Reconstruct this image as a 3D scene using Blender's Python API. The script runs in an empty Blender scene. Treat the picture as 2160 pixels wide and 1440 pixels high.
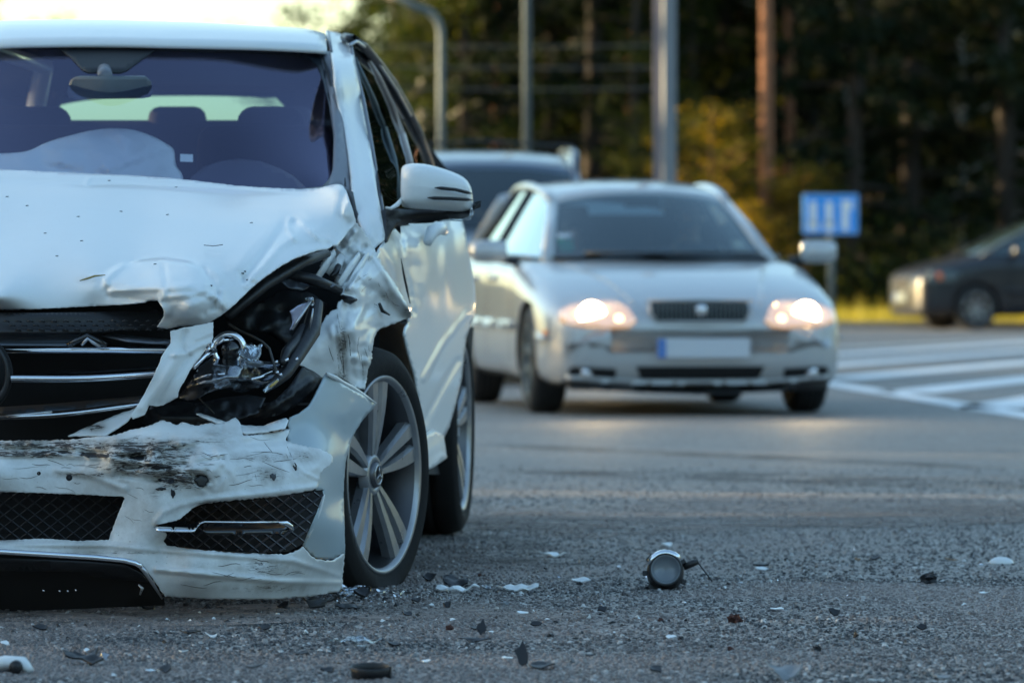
import bpy, math, random
import numpy as np
from mathutils import Vector, Matrix, noise
from mathutils.geometry import delaunay_2d_cdt
from mathutils.bvhtree import BVHTree

scene = bpy.context.scene
C = scene.collection
random.seed(7)
rng = np.random.default_rng(7)
R = math.radians

# ---------------------------------------------------------------- camera
FOC, EYE, HOR, MID = 11300.0, 0.76, 587.0, 1080.0      # focal length in photo pixels, eye height, horizon row, centre column
cam_data = bpy.data.cameras.new('camera')
cam = bpy.data.objects.new('camera', cam_data)
C.objects.link(cam)
cam.location = (0, 0, EYE)
cam.rotation_euler = (R(90), 0, 0)
cam_data.sensor_width = 36
cam_data.lens = 36 * FOC / 2160
cam_data.shift_y = -(720 - HOR) / 2160
cam_data.clip_start = .5
cam_data.clip_end = 4000
cam_data.dof.use_dof = True
cam_data.dof.focus_distance = 12.1
cam_data.dof.aperture_fstop = 6.4
scene.camera = cam

# ---------------------------------------------------------------- sky, sun, exposure
SUN_EL, SUN_AZ = 11.0, -78.0
world = bpy.data.worlds.new('World')
scene.world = world
world.use_nodes = True
wn = world.node_tree
wn.nodes.clear()
sky = wn.nodes.new('ShaderNodeTexSky')
sky.sky_type = 'NISHITA'
sky.sun_disc = False
sky.sun_elevation = R(SUN_EL)
sky.sun_rotation = R(SUN_AZ)
sky.dust_density = 1.3
sky.ozone_density = 1.6
sky.air_density = 1.0
bg = wn.nodes.new('ShaderNodeBackground')
bg.inputs['Strength'].default_value = .15
wo = wn.nodes.new('ShaderNodeOutputWorld')
wn.links.new(sky.outputs[0], bg.inputs[0])
wn.links.new(bg.outputs[0], wo.inputs[0])

sun_data = bpy.data.lights.new('sun', 'SUN')
sun_data.energy = 5.0
sun_data.angle = R(.5)
sun_data.color = (1, .74, .45)
sun = bpy.data.objects.new('sun', sun_data)
C.objects.link(sun)
sdir = Vector((math.sin(R(SUN_AZ)) * math.cos(R(SUN_EL)), math.cos(R(SUN_AZ)) * math.cos(R(SUN_EL)), math.sin(R(SUN_EL))))
sun.rotation_euler = (-sdir).to_track_quat('-Z', 'Y').to_euler()
sun.location = (-30, 0, 30)

scene.view_settings.view_transform = 'Standard'
scene.view_settings.look = 'None'
scene.view_settings.gamma = 1
scene.view_settings.exposure = 1.78
scene.view_settings.use_curve_mapping = False
scene.view_settings.use_white_balance = True          # the photograph's cool white balance
scene.view_settings.white_balance_temperature = 6550
scene.view_settings.white_balance_tint = 0

# ---------------------------------------------------------------- materials
def nmat(name):
    m = bpy.data.materials.new(name)
    m.use_nodes = True
    nt = m.node_tree
    b = nt.nodes['Principled BSDF']
    return m, nt, b

def setp(b, **k):
    for a, v in k.items():
        b.inputs[a.replace('_', ' ')].default_value = v

def flat(name, col, rough=.5, metal=0., coat=0., spec=.5, emit=None, es=0., bump=0., bscale=60, vary=.0):
    m, nt, b = nmat(name)
    c = (*col, 1)
    setp(b, Base_Color=c, Roughness=rough, Metallic=metal, Coat_Weight=coat, Coat_Roughness=.04, Specular_IOR_Level=spec)
    if emit:
        setp(b, Emission_Color=(*emit, 1), Emission_Strength=es)
    if vary or bump:
        tc = nt.nodes.new('ShaderNodeTexCoord')
        n = nt.nodes.new('ShaderNodeTexNoise')
        n.inputs['Scale'].default_value = bscale
        n.inputs['Detail'].default_value = 5
        nt.links.new(tc.outputs['Object'], n.inputs['Vector'])
        if vary:
            mx = nt.nodes.new('ShaderNodeMix'); mx.data_type = 'RGBA'
            mx.inputs[6].default_value = (*[x * (1 - vary) for x in col], 1)
            mx.inputs[7].default_value = (*[min(1, x * (1 + vary)) for x in col], 1)
            nt.links.new(n.outputs[0], mx.inputs[0])
            nt.links.new(mx.outputs[2], b.inputs['Base Color'])
            rr = nt.nodes.new('ShaderNodeMapRange')
            rr.inputs[3].default_value = max(.02, rough - .1); rr.inputs[4].default_value = rough + .12
            nt.links.new(n.outputs[0], rr.inputs[0]); nt.links.new(rr.outputs[0], b.inputs['Roughness'])
        if bump:
            bp = nt.nodes.new('ShaderNodeBump'); bp.inputs['Strength'].default_value = bump; bp.inputs['Distance'].default_value = .004
            nt.links.new(n.outputs[0], bp.inputs['Height']); nt.links.new(bp.outputs[0], b.inputs['Normal'])
    return m

def glass(name, tint=(.6, .7, .8), gloss=(1, 1, 1), ior=1.6, rough=.01, boost=0.):
    m = bpy.data.materials.new(name); m.use_nodes = True
    nt = m.node_tree; nt.nodes.clear()
    o = nt.nodes.new('ShaderNodeOutputMaterial')
    t = nt.nodes.new('ShaderNodeBsdfTransparent'); t.inputs[0].default_value = (*tint, 1)
    g = nt.nodes.new('ShaderNodeBsdfGlossy'); g.inputs[0].default_value = (*gloss, 1); g.inputs['Roughness'].default_value = rough
    f = nt.nodes.new('ShaderNodeFresnel'); f.inputs[0].default_value = ior
    ad = nt.nodes.new('ShaderNodeMath'); ad.operation = 'ADD'; ad.use_clamp = True; ad.inputs[1].default_value = boost
    mx = nt.nodes.new('ShaderNodeMixShader')
    nt.links.new(f.outputs[0], ad.inputs[0]); nt.links.new(ad.outputs[0], mx.inputs[0])
    nt.links.new(t.outputs[0], mx.inputs[1]); nt.links.new(g.outputs[0], mx.inputs[2])
    nt.links.new(mx.outputs[0], o.inputs[0])
    return m

def paint_damaged(name, col, rough=.32):
    """car paint; the point attribute 'dirt' says where road grime, scuffs, black rub marks and painted bumper shade lie"""
    m, nt, b = nmat(name)
    L = nt.links.new
    N = nt.nodes.new
    tc = N('ShaderNodeTexCoord')
    at = N('ShaderNodeAttribute'); at.attribute_name = 'dirt'
    mp = N('ShaderNodeMapping'); mp.inputs['Scale'].default_value = (9, 9, 55); mp.inputs['Rotation'].default_value = (0, R(-7), 0)
    L(tc.outputs['Object'], mp.inputs[0])
    n1 = N('ShaderNodeTexNoise'); n1.inputs['Scale'].default_value = 3.8; n1.inputs['Detail'].default_value = 8; n1.inputs['Roughness'].default_value = .68; n1.inputs['Distortion'].default_value = 1.1
    L(mp.outputs[0], n1.inputs['Vector'])
    n2 = N('ShaderNodeTexNoise'); n2.inputs['Scale'].default_value = 14; n2.inputs['Detail'].default_value = 9; n2.inputs['Roughness'].default_value = .7
    L(tc.outputs['Object'], n2.inputs['Vector'])
    n3 = N('ShaderNodeTexNoise'); n3.inputs['Scale'].default_value = 190; n3.inputs['Detail'].default_value = 3
    L(tc.outputs['Object'], n3.inputs['Vector'])
    def mr(src, a, bb, c=0., d=1.):
        r = N('ShaderNodeMapRange'); r.clamp = True
        r.inputs[1].default_value = a; r.inputs[2].default_value = bb; r.inputs[3].default_value = c; r.inputs[4].default_value = d
        L(src, r.inputs[0]); return r.outputs[0]
    def math_(op, a, c):
        q = N('ShaderNodeMath'); q.operation = op; q.use_clamp = True
        for i, s in enumerate((a, c)):
            if isinstance(s, (int, float)): q.inputs[i].default_value = s
            else: L(s, q.inputs[i])
        return q.outputs[0]
    def mix(fac, a, c):
        q = N('ShaderNodeMix'); q.data_type = 'RGBA'
        L(fac, q.inputs[0])
        for i, s in ((6, a), (7, c)):
            if isinstance(s, tuple): q.inputs[i].default_value = s
            else: L(s, q.inputs[i])
        return q.outputs[2]
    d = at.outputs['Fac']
    # dusty film, also painting shade over the bumper
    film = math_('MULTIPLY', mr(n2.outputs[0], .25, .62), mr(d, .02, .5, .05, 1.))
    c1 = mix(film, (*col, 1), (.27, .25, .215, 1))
    # dark scuffs: streaky noise gated by dirt
    th = math_('ADD', n1.outputs[0], math_('MULTIPLY', d, .22))
    sc = math_('MULTIPLY', mr(th, .625, .69), mr(d, .30, .46))
    c2 = mix(sc, c1, (.035, .03, .028, 1))
    sp = math_('MULTIPLY', mr(n3.outputs[0], .7, .74), mr(d, .0, .5, .25, 1.))
    c3 = mix(sp, c2, (.06, .05, .04, 1))
    L(c3, b.inputs['Base Color'])
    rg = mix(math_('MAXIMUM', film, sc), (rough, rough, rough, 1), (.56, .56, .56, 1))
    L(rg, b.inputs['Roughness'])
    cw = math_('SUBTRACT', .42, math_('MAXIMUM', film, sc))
    b.inputs['Specular IOR Level'].default_value = .35
    L(cw, b.inputs['Coat Weight']); b.inputs['Coat Roughness'].default_value = .08
    bp = N('ShaderNodeBump'); bp.inputs['Distance'].default_value = .003; bp.inputs['Strength'].default_value = .35
    L(math_('MULTIPLY', n1.outputs[0], d), bp.inputs['Height']); L(bp.outputs[0], b.inputs['Normal'])
    return m

M = {}
M['white'] = paint_damaged('white_car_paint', (.78, .80, .80), .42)
M['flap_skin'] = paint_damaged('bumper_skin', (.42, .50, .54), .45)  # greyer, bluer tone than the white car paint
M['black'] = flat('black_plastic', (.012, .012, .014), .42, vary=.4, bscale=30, bump=.4)
M['blackgloss'] = flat('black_gloss', (.01, .01, .012), .12, coat=.6)
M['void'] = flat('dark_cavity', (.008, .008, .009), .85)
M['chrome'] = flat('chrome', (.82, .84, .88), .1, 1.)
M['chromedirty'] = flat('scuffed_chrome', (.45, .46, .48), .3, 1., vary=.3, bscale=40)
M['alloy'] = flat('wheel_alloy', (.34, .345, .36), .3, .7, vary=.3, bscale=18)
M['alloydark'] = flat('alloy_barrel', (.13, .13, .14), .35, .8, vary=.25, bscale=12)
M['rubber'] = flat('tyre_rubber', (.013, .0125, .0125), .8, spec=.25, vary=.35, bscale=25, bump=.4)
M['rubberfar'] = flat('tyre_rubber_clean', (.02, .02, .021), .7)
M['smoke'] = glass('smoky_lens', (.42, .43, .46), (.9, .93, 1), 1.8, .16, .14)
M['clear'] = glass('clear_plastic', (.86, .9, .92), (1, 1, 1), 1.6, .05, .08)
M['screen'] = glass('tinted_windscreen', (.92, .96, .98), (.60, .58, .9), 1.42, .015, .01)
M['rearglass'] = glass('green_rear_glass', (.30, .52, .64), (1, 1, 1), 1.5, .01)
M['sideglass'] = glass('side_glass', (.12, .13, .13), (.9, .95, 1), 1.5, .01, .02)
M['cabin'] = flat('cabin_trim', (.02, .02, .024), .8)
M['seat'] = flat('seat_cloth', (.022, .022, .03), .9, bump=.3)
M['airbag'] = flat('airbag_cloth', (.88, .90, .90), .8, bump=.3, bscale=120)
M['mirrorback'] = flat('mirror_shell', (.16, .17, .20), .4)
M['silver'] = flat('silver_paint', (.50, .505, .51), .38, .3, coat=.8)
M['bluegrey'] = flat('blue_grey_paint', (.12, .15, .20), .28, .4, coat=.8)
M['darkpaint'] = flat('dark_mpv_paint', (.014, .016, .022), .35, .1, coat=.35)
M['farglass'] = flat('far_car_glass', (.03, .05, .055), .06, 0, coat=1., spec=1.)
M['plate'] = flat('plate_white', (.62, .64, .68), .5)
M['plateblue'] = flat('plate_blue', (.10, .22, .55), .5)
M['amber'] = flat('amber_lens', (.75, .16, .03), .3, coat=.5)
M['lamp'] = flat('lamp_reflector', (.75, .75, .78), .12, .7)
M['beam'] = flat('lit_headlight', (.9, .85, .7), .3, emit=(1, .60, .28), es=14)
M['beamlow'] = flat('lit_parking_light', (.9, .8, .6), .3, emit=(1, .52, .22), es=2.2)
M['signblue'] = flat('sign_blue', (.02, .33, .92), .5)
M['signwhite'] = flat('sign_white', (.9, .9, .92), .45)
M['galv'] = flat('galvanised_steel', (.12, .145, .15), .55, .3, vary=.2, bscale=3)
M['concrete'] = flat('pole_concrete', (.22, .225, .235), .8, vary=.15, bscale=5)
M['skin'] = flat('skin', (.45, .28, .21), .55)
M['shirt'] = flat('dark_shirt', (.04, .045, .06), .9)
M['hair'] = flat('hair', (.03, .02, .015), .7)
M['green'] = flat('green_sticker', (.05, .42, .25), .5)

# ---------------------------------------------------------------- helpers
def tag(o, label=None, cat=None, group=None, kind=None):
    for k, v in (('label', label), ('category', cat), ('group', group), ('kind', kind)):
        if v: o[k] = v
    return o

def thing(name, label, cat, loc=(0, 0, 0), rotz=0, group=None):
    o = bpy.data.objects.new(name, None)
    C.objects.link(o)
    o.empty_display_size = .2
    o.location = loc; o.rotation_euler = (0, 0, rotz)
    return tag(o, label, cat, group)

def obj(name, verts, faces, mat, parent=None, smooth=True, org=None, attrs=None, loc=None, rot=None):
    me = bpy.data.meshes.new(name)
    v = np.asarray(verts, dtype=float)
    if org is not None: v = v - np.array(org)
    me.from_pydata(v.tolist(), [], faces if isinstance(faces, list) else faces.tolist())
    for m in (mat if isinstance(mat, (list, tuple)) else [mat]):
        me.materials.append(m)
    if smooth: me.shade_smooth()
    if attrs:
        for k, a in attrs.items():
            at = me.attributes.new(k, 'FLOAT', 'POINT')
            at.data.foreach_set('value', np.asarray(a, dtype=np.float32))
    me.update()
    o = bpy.data.objects.new(name, me)
    C.objects.link(o)
    if parent is not None: o.parent = parent
    if loc is not None: o.location = loc
    if rot is not None: o.rotation_euler = rot
    return o

def bevel(o, w=.004, seg=2):
    m = o.modifiers.new('bevel', 'BEVEL'); m.width = w; m.segments = seg; m.limit_method = 'ANGLE'
    return o

def solid(o, t, off=-1):
    m = o.modifiers.new('thickness', 'SOLIDIFY'); m.thickness = t; m.offset = off
    return o

class MB:
    """collects shapes into one mesh"""
    def __init__(s): s.v = []; s.f = []
    def add(s, v, f):
        n = len(s.v); s.v += [tuple(p) for p in v]; s.f += [[i + n for i in q] for q in f]; return s
    def box(s, c, d, rot=None):
        c = Vector(c); m = rot or Matrix.Identity(3)
        v = [c + m @ Vector((x * d[0] / 2, y * d[1] / 2, z * d[2] / 2)) for x in (-1, 1) for y in (-1, 1) for z in (-1, 1)]
        return s.add(v, [[0, 1, 3, 2], [4, 6, 7, 5], [0, 4, 5, 1], [2, 3, 7, 6], [0, 2, 6, 4], [1, 5, 7, 3]])
    def tube(s, pts, rad, n=10, cap=True):
        pts = [Vector(p) for p in pts]
        rad = rad if isinstance(rad, (list, tuple)) else [rad] * len(pts)
        v = []; f = []
        prev = None
        for i, p in enumerate(pts):
            d = (pts[min(i + 1, len(pts) - 1)] - pts[max(i - 1, 0)]).normalized()
            a = prev if prev is not None else (Vector((0, 0, 1)) if abs(d.z) < .9 else Vector((1, 0, 0)))
            u = (a - d * a.dot(d)).normalized(); w = d.cross(u); prev = u
            rr = rad[i] if isinstance(rad[i], tuple) else (rad[i], rad[i])
            for k in range(n):
                t = 2 * math.pi * k / n
                v.append(p + u * math.cos(t) * rr[0] + w * math.sin(t) * rr[1])
        for i in range(len(pts) - 1):
            for k in range(n):
                f.append([i * n + k, i * n + (k + 1) % n, (i + 1) * n + (k + 1) % n, (i + 1) * n + k])
        if cap:
            f.append(list(range(n))[::-1]); f.append([(len(pts) - 1) * n + k for k in range(n)])
        return s.add(v, f)
    def lathe(s, prof, n=48, axis='x', c=(0, 0, 0), close=False):
        v = []; f = []
        for a, r in prof:
            for k in range(n):
                t = 2 * math.pi * k / n
                y, z = r * math.cos(t), r * math.sin(t)
                p = (a, y, z) if axis == 'x' else ((y, a, z) if axis == 'y' else (y, z, a))
                v.append((p[0] + c[0], p[1] + c[1], p[2] + c[2]))
        m = len(prof)
        for i in range(m if close else m - 1):
            j = (i + 1) % m
            for k in range(n):
                q = [i * n + k, i * n + (k + 1) % n, j * n + (k + 1) % n, j * n + k]
                f.append(q)
        return s.add(v, f)
    def grid(s, P):
        P = np.asarray(P); a, b = P.shape[:2]
        return s.add(P.reshape(-1, 3), [[i * b + j, i * b + j + 1, (i + 1) * b + j + 1, (i + 1) * b + j] for i in range(a - 1) for j in range(b - 1)])
    def build(s, name, mat, parent=None, smooth=True, org=None, **k):
        return obj(name, s.v, s.f, mat, parent, smooth, org, **k)

def P(px, py, Y):
    return Vector(((px - MID) * Y / FOC, Y, EYE - (py - HOR) * Y / FOC))

def G(px, py):
    Y = EYE * FOC / (py - HOR)
    return Vector(((px - MID) * Y / FOC, Y, 0))

def catmull(pts, n):
    """n points evenly along a Catmull-Rom curve through pts (any dimension)"""
    pts = np.asarray(pts, float)
    if len(pts) == 2:
        t = np.linspace(0, 1, n)[:, None]
        return pts[0] * (1 - t) + pts[1] * t
    q = np.vstack([2 * pts[0] - pts[1], pts, 2 * pts[-1] - pts[-2]])
    out = []
    for i in range(1, len(q) - 2):
        for t in np.linspace(0, 1, 16, endpoint=False):
            out.append(.5 * ((2 * q[i]) + (-q[i - 1] + q[i + 1]) * t + (2 * q[i - 1] - 5 * q[i] + 4 * q[i + 1] - q[i + 2]) * t * t + (-q[i - 1] + 3 * q[i] - 3 * q[i + 1] + q[i + 2]) * t ** 3))
    out.append(pts[-1]); out = np.array(out)
    d = np.r_[0, np.cumsum(np.linalg.norm(np.diff(out, axis=0), axis=1))]
    s = np.linspace(0, d[-1], n)
    return np.stack([np.interp(s, d, out[:, k]) for k in range(out.shape[1])], 1)

def inside(p, poly):
    p = np.asarray(p, float); poly = np.asarray(poly, float)
    r = np.zeros(len(p), bool)
    x, y = p[:, 0], p[:, 1]
    for i in range(len(poly)):
        x1, y1 = poly[i - 1]; x2, y2 = poly[i]
        if y1 == y2: continue
        c = ((y1 > y) != (y2 > y)) & (x < (x2 - x1) * (y - y1) / (y2 - y1) + x1)
        r ^= c
    return r

def resample(poly, res, jag=0., seed=0):
    rr = random.Random(seed)
    out = []
    n = len(poly)
    for i in range(n):
        a = np.array(poly[i], float); b = np.array(poly[(i + 1) % n], float)
        d = b - a; ln = math.hypot(*d); k = max(1, int(round(ln / res)))
        nn = np.array([-d[1], d[0]]) / max(ln, 1e-9)
        for j in range(k):
            q = a + d * j / k
            if jag and j: q = q + nn * rr.uniform(-jag, jag)
            out.append(q)
    return out

def tri2d(outline, holes, res, jag=0, seed=0):
    """triangulate a 2-D outline on a fine grid"""
    loops = [resample(outline, res, jag, seed)] + [resample(h, res, jag * .5, seed + 3 + i) for i, h in enumerate(holes)]
    o = np.array(loops[0])
    x0, y0 = o.min(0); x1, y1 = o.max(0)
    gx, gy = np.meshgrid(np.arange(x0, x1, res), np.arange(y0, y1, res * .87))
    gx = gx + (np.arange(gx.shape[0]) % 2)[:, None] * res / 2
    g = np.stack([gx.ravel(), gy.ravel()], 1)
    keep = inside(g, loops[0])
    for h in loops[1:]: keep &= ~inside(g, h)
    g = g[keep]
    allb = np.vstack([np.array(l) for l in loops])
    if len(g):
        far = np.ones(len(g), bool)
        for s in range(0, len(g), 2000):
            d = np.linalg.norm(g[s:s + 2000, None] - allb[None], axis=2).min(1)
            far[s:s + 2000] = d > res * .45
        g = g[far]
    V = [Vector((float(a), float(b))) for a, b in np.vstack([allb, g])]
    E = []; k = 0
    for l in loops:
        n = len(l); E += [(k + i, k + (i + 1) % n) for i in range(n)]; k += n
    vo, _, fo, *_ = delaunay_2d_cdt(V, E, [], 0, 1e-5)
    vo = np.array([(p.x, p.y) for p in vo])
    f = np.array([t for t in fo if len(t) == 3])
    c = vo[f].mean(1)
    keep = inside(c, loops[0])
    for h in loops[1:]: keep &= ~inside(c, h)
    return vo, f[keep]

def tps(ctrl, lam=1e-3):
    c = np.array(ctrl, float); xy = c[:, :2] / 400; z = c[:, 2]
    n = len(c)
    def K(a, b):
        r2 = ((a[:, None] - b[None]) ** 2).sum(2)
        return .5 * r2 * np.log(r2 + 1e-12)
    A = np.zeros((n + 3, n + 3)); A[:n, :n] = K(xy, xy) + lam * np.eye(n)
    A[:n, n] = 1; A[:n, n + 1:] = xy; A[n, :n] = 1; A[n + 1:, :n] = xy.T
    w = np.linalg.solve(A, np.r_[z, 0, 0, 0])
    def f(p):
        q = np.asarray(p, float) / 400
        return K(q, xy) @ w[:n] + w[n] + q @ w[n + 1:]
    return f

def segdist(p, a, b):
    a = np.array(a, float); b = np.array(b, float); d = b - a
    t = np.clip(((p - a) @ d) / (d @ d + 1e-9), 0, 1)
    return np.linalg.norm(p - (a + t[:, None] * d), axis=1)

def dent_field(p, dents):
    """metres toward the camera"""
    o = np.zeros(len(p))
    for d in dents:
        k = d[0]
        if k == 'c':      # crease along a polyline: pts, width px, amount
            dd = np.min([segdist(p, d[1][i], d[1][i + 1]) for i in range(len(d[1]) - 1)], axis=0)
            o += d[3] * np.clip(1 - dd / d[2], 0, 1) ** 1.2
        elif k == 'g':    # soft round bump
            r = ((p[:, 0] - d[1]) / d[3]) ** 2 + ((p[:, 1] - d[2]) / d[4]) ** 2
            o += d[5] * np.exp(-r)
        elif k == 'e':    # raised lens with a sharp rim
            r = np.sqrt(((p[:, 0] - d[1]) / d[3]) ** 2 + ((p[:, 1] - d[2]) / d[4]) ** 2)
            o += d[5] * np.clip(1 - r, 0, 1) ** .6
        elif k == 'f':    # folded sheet: straight sharp creases in several directions, cx, cy, rx, ry, amount, fold px
            r = ((p[:, 0] - d[1]) / d[3]) ** 2 + ((p[:, 1] - d[2]) / d[4]) ** 2
            win = np.clip(1.25 - r, 0, 1)
            fr = random.Random(int(d[1] * 7 + d[2])); acc = np.zeros(len(p))
            wx = np.array([noise.noise((a / d[6] * .45, b / d[6] * .45, 1.7)) for a, b in p]) * .55
            for j in range(4):
                an = fr.uniform(0, math.pi); lam = d[6] * fr.uniform(.7, 2.2)
                t = (p[:, 0] * math.cos(an) + p[:, 1] * math.sin(an)) / lam + fr.random() + wx
                acc += np.abs(t - np.floor(t) - .5) * lam / d[6]
            o += d[5] * win * (acc - 1.2)
        elif k == 's':    # step: one side of a line proud of the other inside a window
            (x1, y1), (x2, y2) = d[1]; w, amp, L = d[2], d[3], d[4]
            t = np.array([x2 - x1, y2 - y1]); ln = np.hypot(*t); t = t / ln; nn = np.array([-t[1], t[0]])
            q = p - np.array([x1, y1]); s = q @ nn; u = (q @ t) / ln
            win = np.clip(np.minimum(u, 1 - u) * 5, 0, 1)
            o += amp * win * np.clip(.5 + s / w / 2, 0, 1) * np.exp(-np.clip(s, 0, None) / L)
        elif k == 'n':    # crumple noise: cx, cy, rx, ry, amount, cell px
            r = ((p[:, 0] - d[1]) / d[3]) ** 2 + ((p[:, 1] - d[2]) / d[4]) ** 2
            win = np.clip(1.3 - r, 0, 1)
            idx = np.where(win > 0)[0]
            for i in idx:
                x, y = p[i] / d[6]
                v = noise.voronoi((x, y * 1.0, d[5] * 977))[0]
                rd = 1 - abs(noise.noise((x * .8, y * .8, 3.1)) * 2.2)
                o[i] += d[5] * win[i] * ((v[1] - v[0]) * 1.0 + .7 * rd)
    return o

def dirt_shade_field(p, blobs):
    o = np.zeros(len(p))
    for cx, cy, rx, ry, a in blobs:
        r = ((p[:, 0] - cx) / rx) ** 2 + ((p[:, 1] - cy) / ry) ** 2
        o = np.maximum(o, a * np.exp(-r))
    return o

def sheet(name, parent, outline, ctrl, mat, holes=(), res=8, th=.003, dents=(), jag=0., dirt=(), org=None, curve=False, seed=1):
    if curve:
        q = np.array(list(outline) + [outline[0]], float)
        outline = catmull(q, max(8, int(np.sum(np.linalg.norm(np.diff(q, axis=0), axis=1)) / res)))[:-1]
    v, f = tri2d(outline, holes, res, jag, seed)
    Y = tps(ctrl)(v) if len(ctrl) > 2 else np.full(len(v), ctrl[0][2])
    if dents: Y = Y - dent_field(v, dents)
    W = np.stack([(v[:, 0] - MID) * Y / FOC, Y, EYE - (v[:, 1] - HOR) * Y / FOC], 1)
    o = obj(name, W, f[:, ::-1], mat, parent, True, org, attrs={'dirt': dirt_shade_field(v, dirt)})
    if th: solid(o, th)
    return o

def wheel(name, parent, loc, rotz, Rt, rr, width, side=1, style='twin', flat_z=None, wire=None, rimmat=None, spin=0., detail=1):
    """wheel disc is the part; tyre, barrel, bolts and cap are its sub-parts. outward axis = local +X (side=1)"""
    n = 72 if detail else 32
    rimmat = rimmat or M['alloy']
    b = MB()
    spokes = []
    def spoke(a0, a1, w0, w1, r0, r1, x0, x1, th):
        v = []
        K = 6
        for k in range(K):
            t = k / (K - 1); r = r0 + (r1 - r0) * t; a = a0 + (a1 - a0) * t; w = w0 + (w1 - w0) * t
            x = x0 + (x1 - x0) * (math.sin(t * math.pi / 2))
            er = Vector((0, math.cos(a), math.sin(a))); et = Vector((0, -math.sin(a), math.cos(a)))
            for s_, dx in ((-.5, -th), (-.5, -.011), (-.34, 0), (.34, 0), (.5, -.011), (.5, -th)):
                v.append(er * r + et * w * s_ + Vector((x + dx, 0, 0)))
        f = [[k * 6 + j, k * 6 + j + 1, (k + 1) * 6 + j + 1, (k + 1) * 6 + j] for k in range(K - 1) for j in range(5)]
        spokes.append(MB().add(v, f))
    if style == 'twin':
        for i in range(5):
            a = R(90 + 72 * i) + spin
            for s_ in (-1, 1):
                spoke(a + s_ * .21, a + s_ * .138, .016, .051, .044, rr * .955, -.030, -.012, .032)
    else:
        k = 7
        for i in range(k):
            a = 2 * math.pi * i / k + spin
            spoke(a, a, rr * .24, rr * .2, rr * .2, rr * .95, -.02, -.01, .03)
    b.lathe([(-.055, .03), (-.028, .032), (-.027, .044), (-.032, .052), (-.05, .056)], 40)
    b.lathe([(-.014, rr * .935), (-.004, rr * .955), (0, rr * .985), (-.004, rr * 1.0), (-.02, rr * 1.0)], n)
    w = b.build('wheel', rimmat, parent, loc=loc, rot=(0, 0, rotz + (math.pi if side < 0 else 0)))
    if name != 'wheel': w.name = name
    for q in spokes: q.build('spoke', rimmat, w, smooth=False)
    # barrel
    MB().lathe([(-.012, rr * .95), (-.05, rr * .90), (-.12, rr * .86), (-width * .9, rr * .90), (-width * .95, rr * .3), (-width * .95, .01)], n).build('barrel', M['alloydark'], w)
    if detail:
        MB().lathe([(-.10, .075), (-.10, rr * .66), (-.085, rr * .66), (-.085, .05)], 48).build('brake_disc', M['alloydark'], w)
        MB().lathe([(-.06, .0005), (-.019, .0005), (-.019, .024), (-.022, .031), (-.03, .033)], 32).build('hub_cap', M['alloydark'], w)
        e = MB()
        e.lathe([(-.0185, .0215), (-.0165, .0235), (-.0185, .0255)], 32)
        for i in range(3):
            a = R(90 + 120 * i)
            e.tube([(-.017, 0, 0), (-.0165, .021 * math.cos(a), .021 * math.sin(a))], [.0035, .001], 5)
        e.build('emblem', M['chromedirty'], w)
        for i in range(5):
            a = R(54 + 72 * i)
            MB().lathe([(-.06, .004), (-.034, .0075), (-.038, .009), (-.06, .009)], 8, c=(0, .043 * math.cos(a), .043 * math.sin(a))).build('bolt', M['alloydark'], w)
    # tyre
    H = Rt - rr
    pr = [(-width + .012, rr * .98), (-width - .004, rr + H * .45), (-width + .01, rr + H * .86), (-width + .03, Rt - .003)]
    g = np.linspace(-width + .03, -.03, 5)
    for i in range(4):
        c_ = (g[i] + g[i + 1]) / 2
        if i: pr += [(g[i] - .004, Rt), (g[i] - .003, Rt - .007), (g[i] + .003, Rt - .007), (g[i] + .004, Rt)]
        pr += [(c_, Rt + .001)]
    pr += [(-.03, Rt - .003), (-.010, rr + H * .86), (-.006, rr + H * .80), (.006, rr + H * .45), (.002, rr + H * .15), (-.006, rr * .985)]
    t = MB().lathe(pr, n)
    if flat_z is not None:
        for i, p in enumerate(t.v):
            z = p[2]
            if z < flat_z:
                t.v[i] = (p[0] * 1.0 + (.02 if p[0] > -width / 2 else -.02) * min(1, (flat_z - z) / .03), p[1], flat_z + (z - flat_z) * .04)
    t.build('tyre', M['rubber'] if detail else M['rubberfar'], w)
    return w
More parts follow.
